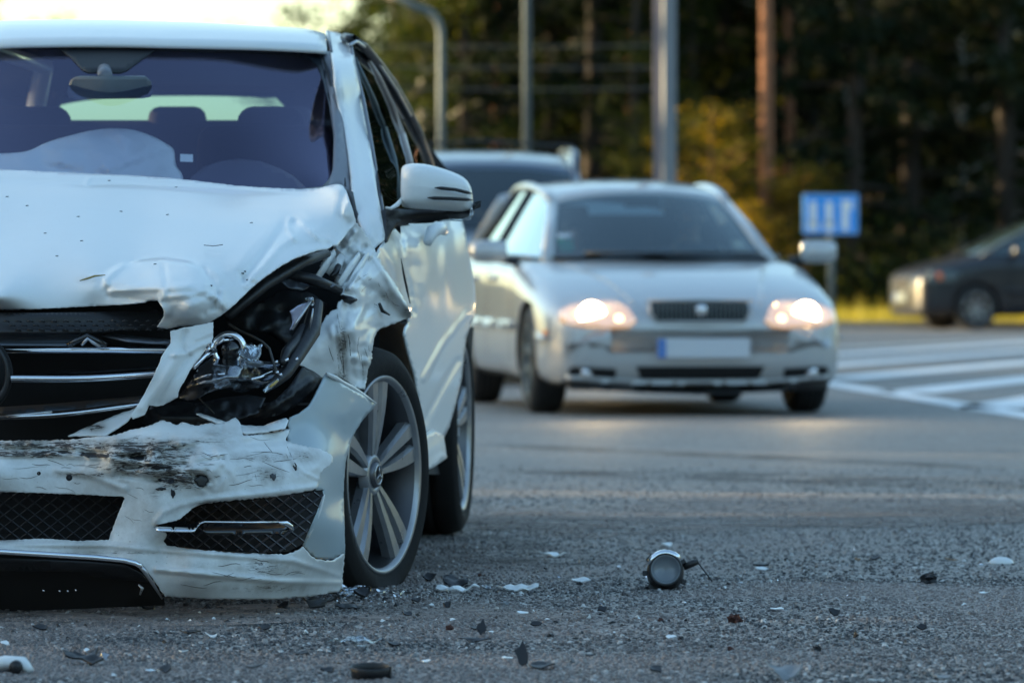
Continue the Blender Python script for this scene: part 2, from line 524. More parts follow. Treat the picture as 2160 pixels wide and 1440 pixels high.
# ================================================================ ground
def asphalt():
    m, nt, b = nmat('asphalt')
    L = nt.links.new; N = nt.nodes.new
    tc = N('ShaderNodeTexCoord')
    def noi(s, det=4, ro=.5, vec=None, dist=0):
        n = N('ShaderNodeTexNoise'); n.inputs['Scale'].default_value = s; n.inputs['Detail'].default_value = det; n.inputs['Roughness'].default_value = ro; n.inputs['Distortion'].default_value = dist
        L(vec or tc.outputs['Object'], n.inputs['Vector']); return n.outputs[0]
    def mr(src, a, c, lo=0., hi=1.):
        r = N('ShaderNodeMapRange'); r.inputs[1].default_value = a; r.inputs[2].default_value = c; r.inputs[3].default_value = lo; r.inputs[4].default_value = hi
        L(src, r.inputs[0]); return r.outputs[0]
    def mix(f, a, c, mode='MIX'):
        q = N('ShaderNodeMix'); q.data_type = 'RGBA'; q.blend_type = mode
        if isinstance(f, float): q.inputs[0].default_value = f
        else: L(f, q.inputs[0])
        for i, s in ((6, a), (7, c)):
            if isinstance(s, tuple): q.inputs[i].default_value = s
            else: L(s, q.inputs[i])
        return q.outputs[2]
    v = N('ShaderNodeTexVoronoi'); v.inputs['Scale'].default_value = 85; L(tc.outputs['Object'], v.inputs['Vector'])
    v2 = N('ShaderNodeTexVoronoi'); v2.inputs['Scale'].default_value = 24; L(tc.outputs['Object'], v2.inputs['Vector'])
    hsv = N('ShaderNodeSeparateColor'); L(v.outputs['Color'], hsv.inputs[0])
    hs2 = N('ShaderNodeSeparateColor'); L(v2.outputs['Color'], hs2.inputs[0])
    base = mix(mr(hsv.outputs[0], .1, .95), (.108, .098, .088, 1), (.42, .39, .355, 1))
    base = mix(mr(hs2.outputs[1], .86, .95, 0, .6), base, (.30, .29, .28, 1))
    big = noi(.35, 5, .6)
    base = mix(mr(big, .40, .62, 0, .5), base, (.22, .205, .188, 1))
    # long tyre-swept bands
    mp = N('ShaderNodeMapping'); mp.inputs['Scale'].default_value = (.35, .9, 1); mp.inputs['Rotation'].default_value = (0, 0, R(14)); L(tc.outputs['Object'], mp.inputs[0])
    bands = noi(1.1, 6, .62, mp.outputs[0], 1.2)
    base = mix(mr(bands, .56, .70, 0, .3), base, (.045, .042, .040, 1))
    dust = noi(.9, 5, .6, None, .6)
    sx = N('ShaderNodeSeparateXYZ'); L(tc.outputs['Object'], sx.inputs[0])
    near = mr(sx.outputs['Y'], 20, 13, 0, 1)
    dm = N('ShaderNodeMath'); dm.operation = 'MULTIPLY'; L(mr(dust, .42, .62, 0, .9), dm.inputs[0]); L(near, dm.inputs[1])
    base = mix(dm.outputs[0], base, (.235, .195, .175, 1))
    L(base, b.inputs['Base Color'])
    L(mr(hsv.outputs[1], 0, 1, .5, .85), b.inputs['Roughness'])
    b.inputs['Specular IOR Level'].default_value = .45
    bp = N('ShaderNodeBump'); bp.inputs['Strength'].default_value = .9; bp.inputs['Distance'].default_value = .005
    L(v.outputs['Distance'], bp.inputs['Height']); bp.invert = True
    bp2 = N('ShaderNodeBump'); bp2.inputs['Strength'].default_value = .6; bp2.inputs['Distance'].default_value = .006
    L(noi(40, 4, .6), bp2.inputs['Height']); L(bp.outputs[0], bp2.inputs['Normal']); L(bp2.outputs[0], b.inputs['Normal'])
    return m
M['asphalt'] = asphalt()
M['earth'] = flat('forest_soil', (.05, .042, .025), .95, vary=.5, bscale=2)
M['road_white'] = flat('road_paint', (.85, .86, .86), .7, vary=.12, bscale=9, bump=.4)

def plane(name, x0, x1, y0, y1, z, mat, nx=2, ny=2, und=0):
    X, Y = np.meshgrid(np.linspace(x0, x1, nx), np.linspace(y0, y1, ny))
    Z = np.full_like(X, z)
    if und:
        Z = Z + und * np.array([[noise.noise((a * .12, b_ * .12, 0)) for a, b_ in zip(r1, r2)] for r1, r2 in zip(X, Y)])
    return tag(MB().grid(np.stack([X, Y, Z], 2)).build(name, mat), kind='structure')
plane('ground', -900, 900, -600, 1500, -.035, M['earth'])
plane('road', -70, 70, -40, 80.5, 0, M['asphalt'])
plane('verge', -70, 70, 80.5, 90, -.01, flat('verge_turf', (.10, .11, .03), .95, vary=.5, bscale=3), 60, 12, .05)
kb = MB()
kb.box((0, 80.6, .03), (140, .18, .14)); tag(bevel(kb.build('kerb', M['concrete'], smooth=False), .02), kind='structure')

# real aggregate: half-sunk stones, densest close to the camera
def stones():
    zones = [(9.4, 11.4, -1.3, 1.3, 42000, .0028, .0078), (11.4, 13.6, -1.5, 1.5, 34000, .003, .0078), (13.6, 22.0, -1.3, 2.2, 30000, .0035, .0075)]
    V = []; F = []; T = []; k = 0
    base = np.array([[math.cos(t), math.sin(t), 0] for t in np.linspace(0, 2 * math.pi, 7)[:-1]] + [[.6 * math.cos(t + .5), .6 * math.sin(t + .5), .62] for t in np.linspace(0, 2 * math.pi, 4)[:-1]])
    tri = np.array([[0, 1, 6], [1, 7, 6], [1, 2, 7], [2, 3, 7], [3, 8, 7], [3, 4, 8], [4, 5, 8], [5, 6, 8], [5, 0, 6], [6, 7, 8]])
    for y0, y1, x0, x1, n, r0_, r1_ in zones:
        r = r0_ + (r1_ - r0_) * rng.random(n) ** 2.2
        x = rng.uniform(x0, x1, n); y = rng.uniform(y0, y1, n) if y1 < 20 else y0 + (y1 - y0) * (1 - np.sqrt(rng.random(n))); a = rng.random(n) * 6.28
        jit = 1 + rng.uniform(-.28, .28, (n, 9, 1))
        p = base[None] * jit * r[:, None, None]
        p[:, :, 2] *= rng.uniform(.6, 1.5, n)[:, None]
        c, s = np.cos(a)[:, None], np.sin(a)[:, None]
        px_ = p[:, :, 0] * c - p[:, :, 1] * s; py_ = p[:, :, 0] * s + p[:, :, 1] * c
        q = np.stack([px_ + x[:, None], py_ + y[:, None], p[:, :, 2] - .0006], 2)
        V.append(q.reshape(-1, 3)); F.append((tri[None] + (np.arange(n) * 9 + k)[:, None, None]).reshape(-1, 3)); k += n * 9
        T.append(np.repeat(rng.random(n), 9))
    V = np.vstack(V); F = np.vstack(F); T = np.hstack(T)
    me = bpy.data.meshes.new('road_aggregate')
    me.vertices.add(len(V)); me.vertices.foreach_set('co', V.astype(np.float32).ravel())
    me.loops.add(len(F) * 3); me.loops.foreach_set('vertex_index', F.astype(np.int32).ravel())
    me.polygons.add(len(F)); me.polygons.foreach_set('loop_start', np.arange(0, len(F) * 3, 3, dtype=np.int32)); me.polygons.foreach_set('loop_total', np.full(len(F), 3, dtype=np.int32))
    me.update(calc_edges=True)
    at = me.attributes.new('tone', 'FLOAT', 'POINT'); at.data.foreach_set('value', T.astype(np.float32))
    m, nt, b = nmat('aggregate')
    a_ = nt.nodes.new('ShaderNodeAttribute'); a_.attribute_name = 'tone'
    cr_ = nt.nodes.new('ShaderNodeValToRGB'); e = cr_.color_ramp.elements
    e[0].position = 0; e[0].color = (.012, .012, .013, 1); e[1].position = 1; e[1].color = (.6, .6, .58, 1)
    for p_, c_ in ((.45, (.028, .027, .026, 1)), (.78, (.13, .118, .108, 1)), (.93, (.20, .17, .15, 1))):
        q = e.new(p_); q.color = c_
    nt.links.new(a_.outputs['Fac'], cr_.inputs[0])
    tc = nt.nodes.new('ShaderNodeTexCoord'); n_ = nt.nodes.new('ShaderNodeTexNoise'); n_.inputs['Scale'].default_value = .9; n_.inputs['Detail'].default_value = 5; n_.inputs['Roughness'].default_value = .6; n_.inputs['Distortion'].default_value = .6
    nt.links.new(tc.outputs['Object'], n_.inputs['Vector'])
    mr_ = nt.nodes.new('ShaderNodeMapRange'); mr_.inputs[1].default_value = .42; mr_.inputs[2].default_value = .62; mr_.inputs[4].default_value = .7
    nt.links.new(n_.outputs[0], mr_.inputs[0])
    mx = nt.nodes.new('ShaderNodeMix'); mx.data_type = 'RGBA'; nt.links.new(mr_.outputs[0], mx.inputs[0]); nt.links.new(cr_.outputs[0], mx.inputs[6]); mx.inputs[7].default_value = (.22, .18, .16, 1)
    nt.links.new(mx.outputs[2], b.inputs['Base Color'])
    b.inputs['Roughness'].default_value = .32
    me.materials.append(m)
    o = bpy.data.objects.new('road_aggregate', me); C.objects.link(o)
    return tag(o, 'loose and half-sunk grit covering the asphalt in the foreground', kind='stuff')
stones()

# stains and swept dark patches lying in the road surface
def stain(name, cx, cy, rx, ry, rot, mat, z, seed):
    rr = random.Random(seed); out = []
    for t in np.linspace(0, 2 * math.pi, 41)[:-1]:
        k = 1 + .35 * noise.noise((math.cos(t) * 1.4 + seed, math.sin(t) * 1.4, 0)) + .2 * noise.noise((math.cos(t) * 5 + seed, math.sin(t) * 5, 2))
        x, y = rx * k * math.cos(t), ry * k * math.sin(t)
        out.append((cx + x * math.cos(rot) - y * math.sin(rot), cy + x * math.sin(rot) + y * math.cos(rot)))
    v, f = tri2d(np.array(out) * 100, [], min(rx, ry) * 30)
    v = v / 100
    return tag(obj(name, np.c_[v, np.full(len(v), z)], f, mat, None, False), kind='structure')
def stain_mat(name, col, amount):
    m, nt, b = nmat(name)
    b.inputs['Base Color'].default_value = (*col, 1); b.inputs['Roughness'].default_value = .75
    tc = nt.nodes.new('ShaderNodeTexCoord'); n1 = nt.nodes.new('ShaderNodeTexNoise'); n1.inputs['Scale'].default_value = 2.2; n1.inputs['Detail'].default_value = 9; n1.inputs['Roughness'].default_value = .72
    nt.links.new(tc.outputs['Object'], n1.inputs['Vector'])
    mr = nt.nodes.new('ShaderNodeMapRange'); mr.inputs[1].default_value = .42; mr.inputs[2].default_value = .66; mr.inputs[4].default_value = amount
    nt.links.new(n1.outputs[0], mr.inputs[0]); nt.links.new(mr.outputs[0], b.inputs['Alpha'])
    return m
OIL = stain_mat('oil_stain', (.03, .028, .026), .6); DUST = stain_mat('pale_dust', (.36, .29, .25), .75)
for i, (px, py, rx, ry, rot, mt) in enumerate(((1075, 1160, .22, .9, .2, OIL), (960, 1190, .3, .8, -.1, OIL), (1700, 1010, .4, 1.6, .9, OIL), (1500, 960, .2, 2.0, .6, OIL), (1950, 1090, .5, 1.2, -.8, OIL), (1150, 1105, .35, .8, .1, DUST), (1850, 1075, .8, 1.2, .2, DUST), (880, 1290, .55, .35, 0, DUST), (420, 1300, .5, .3, 0, DUST), (1300, 1108, .6, .6, 0, DUST))):
    g_ = G(px, py); stain('oil_stain' if mt is OIL else 'dust_patch', g_.x, g_.y, rx, ry, rot, mt, .0015 + .0003 * i, i + 3)

# painted hatching of the traffic island, right
def stripe(a, b, w):
    a, b = Vector(a), Vector(b); d = (b - a).normalized(); n_ = Vector((-d.y, d.x, 0)) * w / 2
    k = 8
    pts = [[tuple(a.lerp(b, t) + n_ * s_ + Vector((0, 0, .004))) for s_ in (-1, 1)] for t in np.linspace(0, 1, k)]
    return pts
mk = []
mk.append((G(1690, 800), G(2420, 918), .22))
for p, q in (((2075, 862), (2330, 820)), ((1905, 829), (2330, 782)), ((1762, 800), (2330, 750)), ((1700, 774), (2330, 728)), ((1640, 757), (2260, 716))):
    a, b_ = G(*p), G(*q); mk.append((a, b_, .42))
mk.append((G(1560, 742), G(2250, 712), .2))
for a, b_, w in mk:
    tag(MB().grid(np.array(stripe(a, b_, w))).build('road_marking', M['road_white'], smooth=False), kind='structure')

# ================================================================ sign and poles
def ground_at(px, Y): return ((px - MID) * Y / FOC, Y, 0)
Ys = 70.
sg = thing('lane_sign', 'blue rectangular road sign with three white lane arrows on a grey post', 'sign', ground_at(1752, Ys))
k_ = Ys / FOC
cz = EYE - (452 - HOR) * k_; sw_, sh_ = 116 * k_, 84 * k_
b = MB().box((0, 0, cz), (sw_, .02, sh_)).build('panel', M['signblue'], sg, False); bevel(b, .012, 3)
b = MB()
for q in (-1, 1):
    b.box((0, -.012, cz + q * (sh_ / 2 - .012)), (sw_ - .03, .006, .008))
    b.box((q * (sw_ / 2 - .012), -.0122, cz), (.008, .006, sh_ - .02))
b.build('border', M['signwhite'], sg, False)
for i, x in enumerate((-.23, -.02, .19)):
    a = MB(); h_ = sh_ * .36
    a.box((x, -.013, cz - .02), (.10, .006, h_ * 2))
    if i < 2: a.box((x, -.0135, cz - h_ * .8), (.14, .006, .12)); a.box((x, -.0135, cz - h_ * .45), (.11, .006, .06))
    else: a.box((x + .02, -.0135, cz + h_ * .65), (.15, .006, .12))
    a.build('lane_arrow', M['signwhite'], sg, False)
MB().tube([(.01, .04, 0), (.01, .04, cz + sh_ / 2)], .045, 14).build('post', M['galv'], sg)
for z in (-.18, .18): MB().box((.01, .02, cz + z), (.16, .03, .04)).build('clamp', M['galv'], sg, False)

def lamp_post(px, Y, r, bend, label):
    t = thing('street_lamp' if bend else 'steel_mast', label, 'street lamp' if bend else 'mast', ground_at(px, Y))
    k = Y / FOC
    if bend:
        ht = EYE + (HOR - 75) * k
        pts = [(0, 0, 0), (0, 0, ht * .5), (0, 0, ht)]
        for a in np.linspace(0, math.pi / 2, 7)[1:]:
            pts.append((-.28 + .28 * math.cos(a), 0, ht + .32 * math.sin(a)))
        pts.append((-.80, 0, ht + .62))
        MB().tube(pts, [r] * 2 + [r * .95] * (len(pts) - 2), 14).build('pole', M['galv'], t)
        lh = MB().box((-1.05, 0, ht + .66), (.6, .22, .10)).build('lamp_head', M['galv'], t); bevel(lh, .03, 3)
        MB().box((-1.05, 0, ht + .605), (.44, .16, .02)).build('lamp_glass', M['signwhite'], lh, False)
    else:
        MB().tube([(0, 0, 0), (0, 0, 11.)], [r * 1.02, r * .9], 14).build('pole', M['galv'], t)
    MB().lathe([(0, .16), (.03, .16), (.03, r)], 16, axis='z').build('base_flange', M['galv'], t)
    return t
lamp_post(930, 62, .044, True, 'thin grey street lamp with its arm bent left, behind the wrecked car')
lamp_post(1111, 58, .047, False, 'thin straight grey mast standing between the street lamp and the broad pole')
t = thing('concrete_pole', 'broad two-tone grey pole rising behind the silver car roof', 'pole', ground_at(1402, 56.5))
MB().box((.03, 0, 6), (.135, .16, 12), Matrix.Rotation(R(18), 3, 'Z')).build('shaft', M['concrete'], t, False)
MB().box((-.072, .05, 6), (.08, .12, 12)).build('mauve_strip', flat('pole_mauve', (.22, .19, .21), .75), t, False)  # separate mauve strip along the left of the shaft
MB().box((0, 0, .08), (.5, .5, .2)).build('footing', M['concrete'], t, False)
for i, (y0, y1, sag, lb) in enumerate(((96, 96, 3, 'upper'), (138, 142, 4, 'middle'), (182, 186, 5, 'lowest'))):
    w = MB().tube([P(x, y0 + (y1 - y0) * (x - 700) / 702 + sag * (1 - ((x - 1050) / 350) ** 2), 66.) for x in range(700, 1404, 64)] + [P(1402, y1, 57.0 + 9)], .0065, 6).build('overhead_wire', flat('wire_grey', (.12, .11, .10), .6), None)
    tag(w, f'{lb} of the three faint wires stretched across the dark trees', 'wire', 'wires in front of the forest')

# ================================================================ forest
def foliage(name, cols, trans=.35):
    m, nt, b = nmat(name)
    L = nt.links.new; N = nt.nodes.new
    a = N('ShaderNodeAttribute'); a.attribute_name = 'tone'
    oi = N('ShaderNodeObjectInfo')
    ad = N('ShaderNodeMath'); ad.operation = 'ADD'; L(a.outputs['Fac'], ad.inputs[0])
    mu = N('ShaderNodeMath'); mu.operation = 'MULTIPLY'; L(oi.outputs['Random'], mu.inputs[0]); mu.inputs[1].default_value = .35
    L(mu.outputs[0], ad.inputs[1])
    cr_ = N('ShaderNodeValToRGB'); e = cr_.color_ramp.elements
    e[0].color = (*cols[0], 1); e[1].color = (*cols[-1], 1)
    for i, c in enumerate(cols[1:-1]): q = e.new((i + 1) / (len(cols) - 1)); q.color = (*c, 1)
    L(ad.outputs[0], cr_.inputs[0]); L(cr_.outputs[0], b.inputs['Base Color'])
    b.inputs['Roughness'].default_value = .6
    b.inputs['Specular IOR Level'].default_value = .12
    tr = N('ShaderNodeBsdfTranslucent'); g_ = N('ShaderNodeMix'); g_.data_type = 'RGBA'; g_.blend_type = 'MULTIPLY'; g_.inputs[0].default_value = 1
    L(cr_.outputs[0], g_.inputs[6]); g_.inputs[7].default_value = (2.2, 2.0, .6, 1); L(g_.outputs[2], tr.inputs[0])
    ms = N('ShaderNodeMixShader'); ms.inputs[0].default_value = trans
    L(b.outputs[0], ms.inputs[1]); L(tr.outputs[0], ms.inputs[2])
    L(ms.outputs[0], nt.nodes['Material Output'].inputs['Surface'])
    return m
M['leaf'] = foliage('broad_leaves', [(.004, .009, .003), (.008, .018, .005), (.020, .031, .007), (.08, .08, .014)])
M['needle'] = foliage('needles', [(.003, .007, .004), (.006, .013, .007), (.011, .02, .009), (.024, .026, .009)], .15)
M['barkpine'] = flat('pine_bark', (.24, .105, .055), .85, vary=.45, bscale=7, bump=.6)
M['leafsunlit'] = foliage('sunlit_leaves', [(.010, .016, .005), (.03, .038, .008), (.09, .08, .012), (.40, .27, .035)], .35)  # gold tones put the sun's light into the leaf colour
M['barkdark'] = flat('dark_bark', (.035, .026, .02), .9, vary=.4, bscale=7, bump=.6)
M['barkpale'] = flat('birch_bark', (.38, .36, .33), .8, vary=.35, bscale=5)

def leaf_mesh(name, centers, sizes, n_per, leaf, mat, flatten=1., droop=0.):
    """leaf-sized quads scattered in many small clumps"""
    cs = np.repeat(centers, n_per, axis=0); sz = np.repeat(sizes, n_per)
    n = len(cs)
    d = rng.normal(size=(n, 3)); d /= np.linalg.norm(d, axis=1)[:, None]
    rad = rng.random(n)[:, None] ** .5
    p = cs + d * rad * sz[:, None] * np.array([1, 1, flatten])
    u = rng.normal(size=(n, 3)); u[:, 2] -= droop; u /= np.linalg.norm(u, axis=1)[:, None]
    w = np.cross(u, rng.normal(size=(n, 3))); w /= np.linalg.norm(w, axis=1)[:, None]
    L_ = leaf * rng.uniform(.6, 1.3, n)[:, None]
    q = np.stack([p - u * L_, p - w * L_ * .42, p + u * L_, p + w * L_ * .42], 1).reshape(-1, 3)
    F = np.arange(n * 4).reshape(-1, 4)
    me = bpy.data.meshes.new(name)
    me.vertices.add(n * 4); me.vertices.foreach_set('co', q.astype(np.float32).ravel())
    me.loops.add(n * 4); me.loops.foreach_set('vertex_index', F.astype(np.int32).ravel())
    me.polygons.add(n); me.polygons.foreach_set('loop_start', np.arange(0, n * 4, 4, dtype=np.int32)); me.polygons.foreach_set('loop_total', np.full(n, 4, dtype=np.int32))
    me.update(calc_edges=True)
    at = me.attributes.new('tone', 'FLOAT', 'POINT')
    tone = np.repeat(np.repeat(rng.random(len(centers)), n_per) * .5 + rng.random(n) * .35, 4)
    at.data.foreach_set('value', tone.astype(np.float32))
    me.materials.append(mat)
    return me

def limbs(kind, H, rr):
    """trunk + limbs, returns MB, clump centres"""
    b = MB(); cs = []; ss = []
    lean = rr.uniform(-.02, .02)
    tr = [(lean * H * t + .06 * math.sin(t * 9 + rr.random()), .06 * math.cos(t * 7), H * t) for t in np.linspace(0, 1, 9)]
    r0_ = (H * .011 + .05) * (.62 if kind == 'pine' else 1)
    b.tube(tr, [r0_ * (1 - .85 * t) * (1.25 if t == 0 else 1) for t in np.linspace(0, 1, 9)], 9)
    def at(t): return Vector(catmull(tr, 41)[int(t * 40)])
    if kind == 'pine': lo, n, ln = .42, 26, 2.3
    elif kind == 'spruce': lo, n, ln = .04, 64, 2.6
    else: lo, n, ln = .10, 34, 2.7
    for i in range(n):
        t = lo + (1 - lo) * (i + rr.random()) / n * .98
        a = rr.uniform(0, 6.283); s = at(min(t, .999))
        if kind == 'spruce': l = ln * (1.03 - t) * rr.uniform(.75, 1.1) + .15; dz = -.25
        elif kind == 'pine': l = ln * rr.uniform(.5, 1) * (1.25 - t); dz = .25
        else: l = ln * rr.uniform(.5, 1.1) * math.sin(math.pi * min(1, (t - .0) * .85 + .12)); dz = .35
        e = s + Vector((math.cos(a) * l, math.sin(a) * l, dz * l))
        m_ = s.lerp(e, .5) + Vector((0, 0, .1 * l))
        b.tube([s, m_, e], [r0_ * .35 * (1.05 - t), r0_ * .2 * (1.05 - t), .008], 5, False)
        k = {'pine': 5, 'spruce': 5, 'leafy': 6}[kind]
        for j in range(k):
            f_ = (j + 1) / k
            c = s.lerp(e, f_) if f_ > .25 else s.lerp(e, .3)
            cs.append(tuple(c + Vector((rr.uniform(-.3, .3), rr.uniform(-.3, .3), rr.uniform(-.25, .25)))))
            ss.append(rr.uniform(.28, .6) if kind != 'spruce' else rr.uniform(.2, .42))
    return b, np.array(cs), np.array(ss)

protos = {}
def tree_proto(key, kind, H, bark, leafm, leaf, npc, seed):
    rr = random.Random(seed)
    b, cs, ss = limbs(kind, H, rr)
    tm = bpy.data.meshes.new(key + '_trunk'); tm.from_pydata([tuple(v) for v in b.v], [], b.f); tm.materials.append(bark); tm.shade_smooth()
    cm = leaf_mesh(key + '_crown', cs, ss, npc, leaf, leafm, .7, .4 if kind == 'spruce' else 0)
    protos[key] = (tm, cm)
tree_proto('pine1', 'pine', 17, M['barkpine'], M['needle'], .11, 60, 1)
tree_proto('pine2', 'pine', 15, M['barkpine'], M['needle'], .11, 60, 2)
tree_proto('spruce1', 'spruce', 16, M['barkdark'], M['needle'], .10, 40, 3)
tree_proto('spruce2', 'spruce', 12, M['barkdark'], M['needle'], .10, 40, 4)
tree_proto('leafy1', 'leafy', 11, M['barkdark'], M['leaf'], .075, 46, 5)
tree_proto('leafy2', 'leafy', 9, M['barkpale'], M['leaf'], .075, 46, 6)
tree_proto('leafy3', 'leafy', 6.5, M['barkdark'], M['leaf'], .06, 46, 8)

tree_proto('leafy4', 'leafy', 6.0, M['barkpine'], M['leafsunlit'], .075, 26, 9)
TNAME = {'pine': 'pine_tree', 'spruce': 'spruce_tree', 'leafy': 'broadleaf_tree'}
def tree(key, x, y, rz, sc, label, group='trees along the forest edge'):
    kind = key.rstrip('0123456789')
    t = thing(TNAME[kind], label, 'tree', (x, y, -.03), rz, group)
    t.scale = (sc, sc, sc)
    for nm, me in zip(('trunk', 'crown'), protos[key]):
        o = bpy.data.objects.new(nm, me); C.objects.link(o); o.parent = t
    return t
def txpx(px, Y): return (px - MID) * Y / FOC

rt = random.Random(21)
W3 = {'pine': 'orange-barked pine', 'spruce': 'dark needled spruce', 'leafy': 'green broadleaf tree'}
LAB = {'pine': 'orange-barked pine standing among the dark trees of the forest edge', 'spruce': 'dark dense spruce in the forest behind the road', 'leafy': 'green leafy tree in the forest behind the road'}
# trees one can pick out in the photograph: (kind, column, distance, scale, label)
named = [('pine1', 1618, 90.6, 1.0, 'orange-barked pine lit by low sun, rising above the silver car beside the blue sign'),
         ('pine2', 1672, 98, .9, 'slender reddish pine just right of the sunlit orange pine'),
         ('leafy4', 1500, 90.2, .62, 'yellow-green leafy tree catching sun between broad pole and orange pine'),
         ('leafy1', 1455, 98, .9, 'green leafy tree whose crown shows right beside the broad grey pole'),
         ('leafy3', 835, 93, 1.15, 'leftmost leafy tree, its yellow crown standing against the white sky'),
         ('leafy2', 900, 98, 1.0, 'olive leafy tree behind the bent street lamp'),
         ('leafy4', 1640, 90.6, .42, 'low bush-like tree, its leaves coloured as sunlit, directly left of the blue sign'),
         ('leafy2', 2030, 97, .9, 'pale-stemmed birch behind the dark van on the right'),
         ('pine2', 1060, 99, 1.0, 'brown-barked pine between the bent lamp and the straight mast'),
         ('spruce1', 1250, 95, .9, 'dark spruce between the straight mast and the broad pole'),
         ('leafy1', 1340, 93.5, .75, 'deep green leafy tree just left of the broad grey pole'),
         ('spruce2', 1800, 93, 1.0, 'dark spruce directly behind the blue sign'),
         ('spruce1', 1920, 95, .95, 'dark spruce between the blue sign and the dark van'),
         ('spruce2', 2120, 94, 1.1, 'dark spruce at the right edge above the dark van'),
         ('spruce2', 985, 94, .8, 'dark spruce just right of the bent street lamp'),
         ('spruce1', 1160, 100, .9, 'tall dark spruce right of the straight mast')]
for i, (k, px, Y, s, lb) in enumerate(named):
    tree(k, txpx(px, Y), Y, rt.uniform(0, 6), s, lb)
# the depth of the wood behind them; nothing tells these apart
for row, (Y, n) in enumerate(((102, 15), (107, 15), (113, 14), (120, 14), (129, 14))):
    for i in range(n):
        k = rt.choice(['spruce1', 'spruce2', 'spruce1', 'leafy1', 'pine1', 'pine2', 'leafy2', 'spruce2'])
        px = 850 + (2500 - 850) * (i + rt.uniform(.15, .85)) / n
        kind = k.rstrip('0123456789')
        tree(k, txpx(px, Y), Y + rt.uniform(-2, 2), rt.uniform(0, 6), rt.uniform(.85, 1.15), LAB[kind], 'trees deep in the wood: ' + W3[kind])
# far wood as one mass: closes the view between the trunks and runs low behind the sky gap on the left
def mass(name, x0, x1, y0, y1, h0, h1, n, leaf, mat, label):
    x = rng.uniform(x0, x1, n); y = rng.uniform(y0, y1, n)
    hh = h0 + (h1 - h0) * np.array([.5 + .5 * noise.noise((a * .18, 0, 7)) for a in x])
    z = rng.random(n) ** .8 * hh
    me = leaf_mesh(name, np.stack([x, y, z], 1), np.full(n, 1.0), 7, leaf, mat)
    o = bpy.data.objects.new(name, me); C.objects.link(o)
    return tag(o, label, kind='stuff')
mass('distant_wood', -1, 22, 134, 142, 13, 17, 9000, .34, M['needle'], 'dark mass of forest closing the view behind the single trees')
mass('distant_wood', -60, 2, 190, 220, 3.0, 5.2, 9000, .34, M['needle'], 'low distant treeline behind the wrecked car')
mass('distant_wood', -44, -35, -62, 87, 8, 12, 9000, .34, M['needle'], 'unseen dense wood added left of the road to shade the cars')  # added out of view to keep the low sun off the cars
mass('distant_wood', 38, 46, -62, 88, 12, 16, 8000, .36, M['needle'], 'unseen dense wood added right of the crossing to dim the side light')  # this and the next are added unseen, to cut light from the horizon
mass('distant_wood', -60, 60, -66, -56, 12, 16, 7000, .36, M['needle'], 'unseen dense wood added behind the camera to darken upright faces')
mass('undergrowth', -3, 16, 88.5, 96, .5, 1.5, 5200, .05, M['leaf'], 'shrubs and tall weeds at the foot of the trees')
# a yellow crown peeping in at the top left
tree('leafy1', txpx(-60, 96), 96, 1.0, .8, 'yellow leafy treetop in the top left corner above the car roof')

for px, Y, s, lb in ((1490, 90.6, .42, 'small sunlit yellow-green sapling between broad pole and orange pine'), (1585, 89.4, .34, 'sapling with leaves coloured as sunlit at the foot of the orange pine'), (1420, 91.4, .62, 'young leafy tree directly behind the broad grey pole'), (1700, 90.2, .45, 'low leafy sapling whose top is hidden by the blue sign')):
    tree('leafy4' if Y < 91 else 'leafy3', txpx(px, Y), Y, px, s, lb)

# verge grass
def grass():
    n = 26000
    x = rng.uniform(-3, 12.5, n); y = rng.uniform(80.8, 89, n); h = rng.uniform(.08, .34, n) * (1 + .7 * (rng.random(n) > .93))
    a = rng.random(n) * 3.14; w = .012
    dx, dy = np.cos(a) * w, np.sin(a) * w; lx, ly = rng.normal(0, .05, n), rng.normal(0, .05, n)
    q = np.stack([np.stack([x - dx, y - dy, 0 * x - .03], 1), np.stack([x + dx, y + dy, 0 * x - .03], 1), np.stack([x + lx, y + ly, h], 1)], 1).reshape(-1, 3)
    me = bpy.data.meshes.new('verge_grass'); F = np.arange(n * 3)
    me.vertices.add(n * 3); me.vertices.foreach_set('co', q.astype(np.float32).ravel())
    me.loops.add(n * 3); me.loops.foreach_set('vertex_index', F.astype(np.int32))
    me.polygons.add(n); me.polygons.foreach_set('loop_start', np.arange(0, n * 3, 3, dtype=np.int32)); me.polygons.foreach_set('loop_total', np.full(n, 3, dtype=np.int32))
    me.update(calc_edges=True)
    at = me.attributes.new('tone', 'FLOAT', 'POINT'); at.data.foreach_set('value', np.repeat(rng.random(n) * .7, 3).astype(np.float32))
    me.materials.append(foliage('grass_blades', [(.12, .13, .03), (.20, .19, .04), (.30, .26, .06)], .35))
    o = bpy.data.objects.new('verge_grass', me); C.objects.link(o)
    tag(o, 'sunlit yellow-green grass strip between road and forest', kind='stuff')
grass()

# the wood on the left of the road, outside the frame, that keeps the low sun off the cars
for i in range(30):
    y = -6 + i * 2.6 + rt.uniform(-.8, .8)
    if y > 66: continue
    k = rt.choice(['spruce1', 'spruce1', 'leafy1', 'pine1'])
    tree(k, -26 - rt.uniform(0, 7) - max(0, y - 20) * .05, y, rt.uniform(0, 6), rt.uniform(1.05, 1.3), 'tree of the shading wood left of the road, outside the picture', 'trees left of the road outside the picture')
# ================================================================ the wrecked white car
WO = (-1.0, 14.0, 0.0)
wreck = thing('wrecked_car', 'white car with smashed front corner, crumpled hood and torn bumper in the foreground', 'car', WO)

def wsheet(name, outline, ctrl, mat, parent=None, **k):
    return sheet(name, parent or wreck, outline, ctrl, mat, org=WO, **k)

def wtube(name, pts, rad, mat, parent=None, n=10):
    return MB().tube([P(*p) for p in pts], rad, n).build(name, mat, parent or wreck, org=WO)

def flankY(px): return 1.4293 / (.0836 - (px - MID) / FOC)

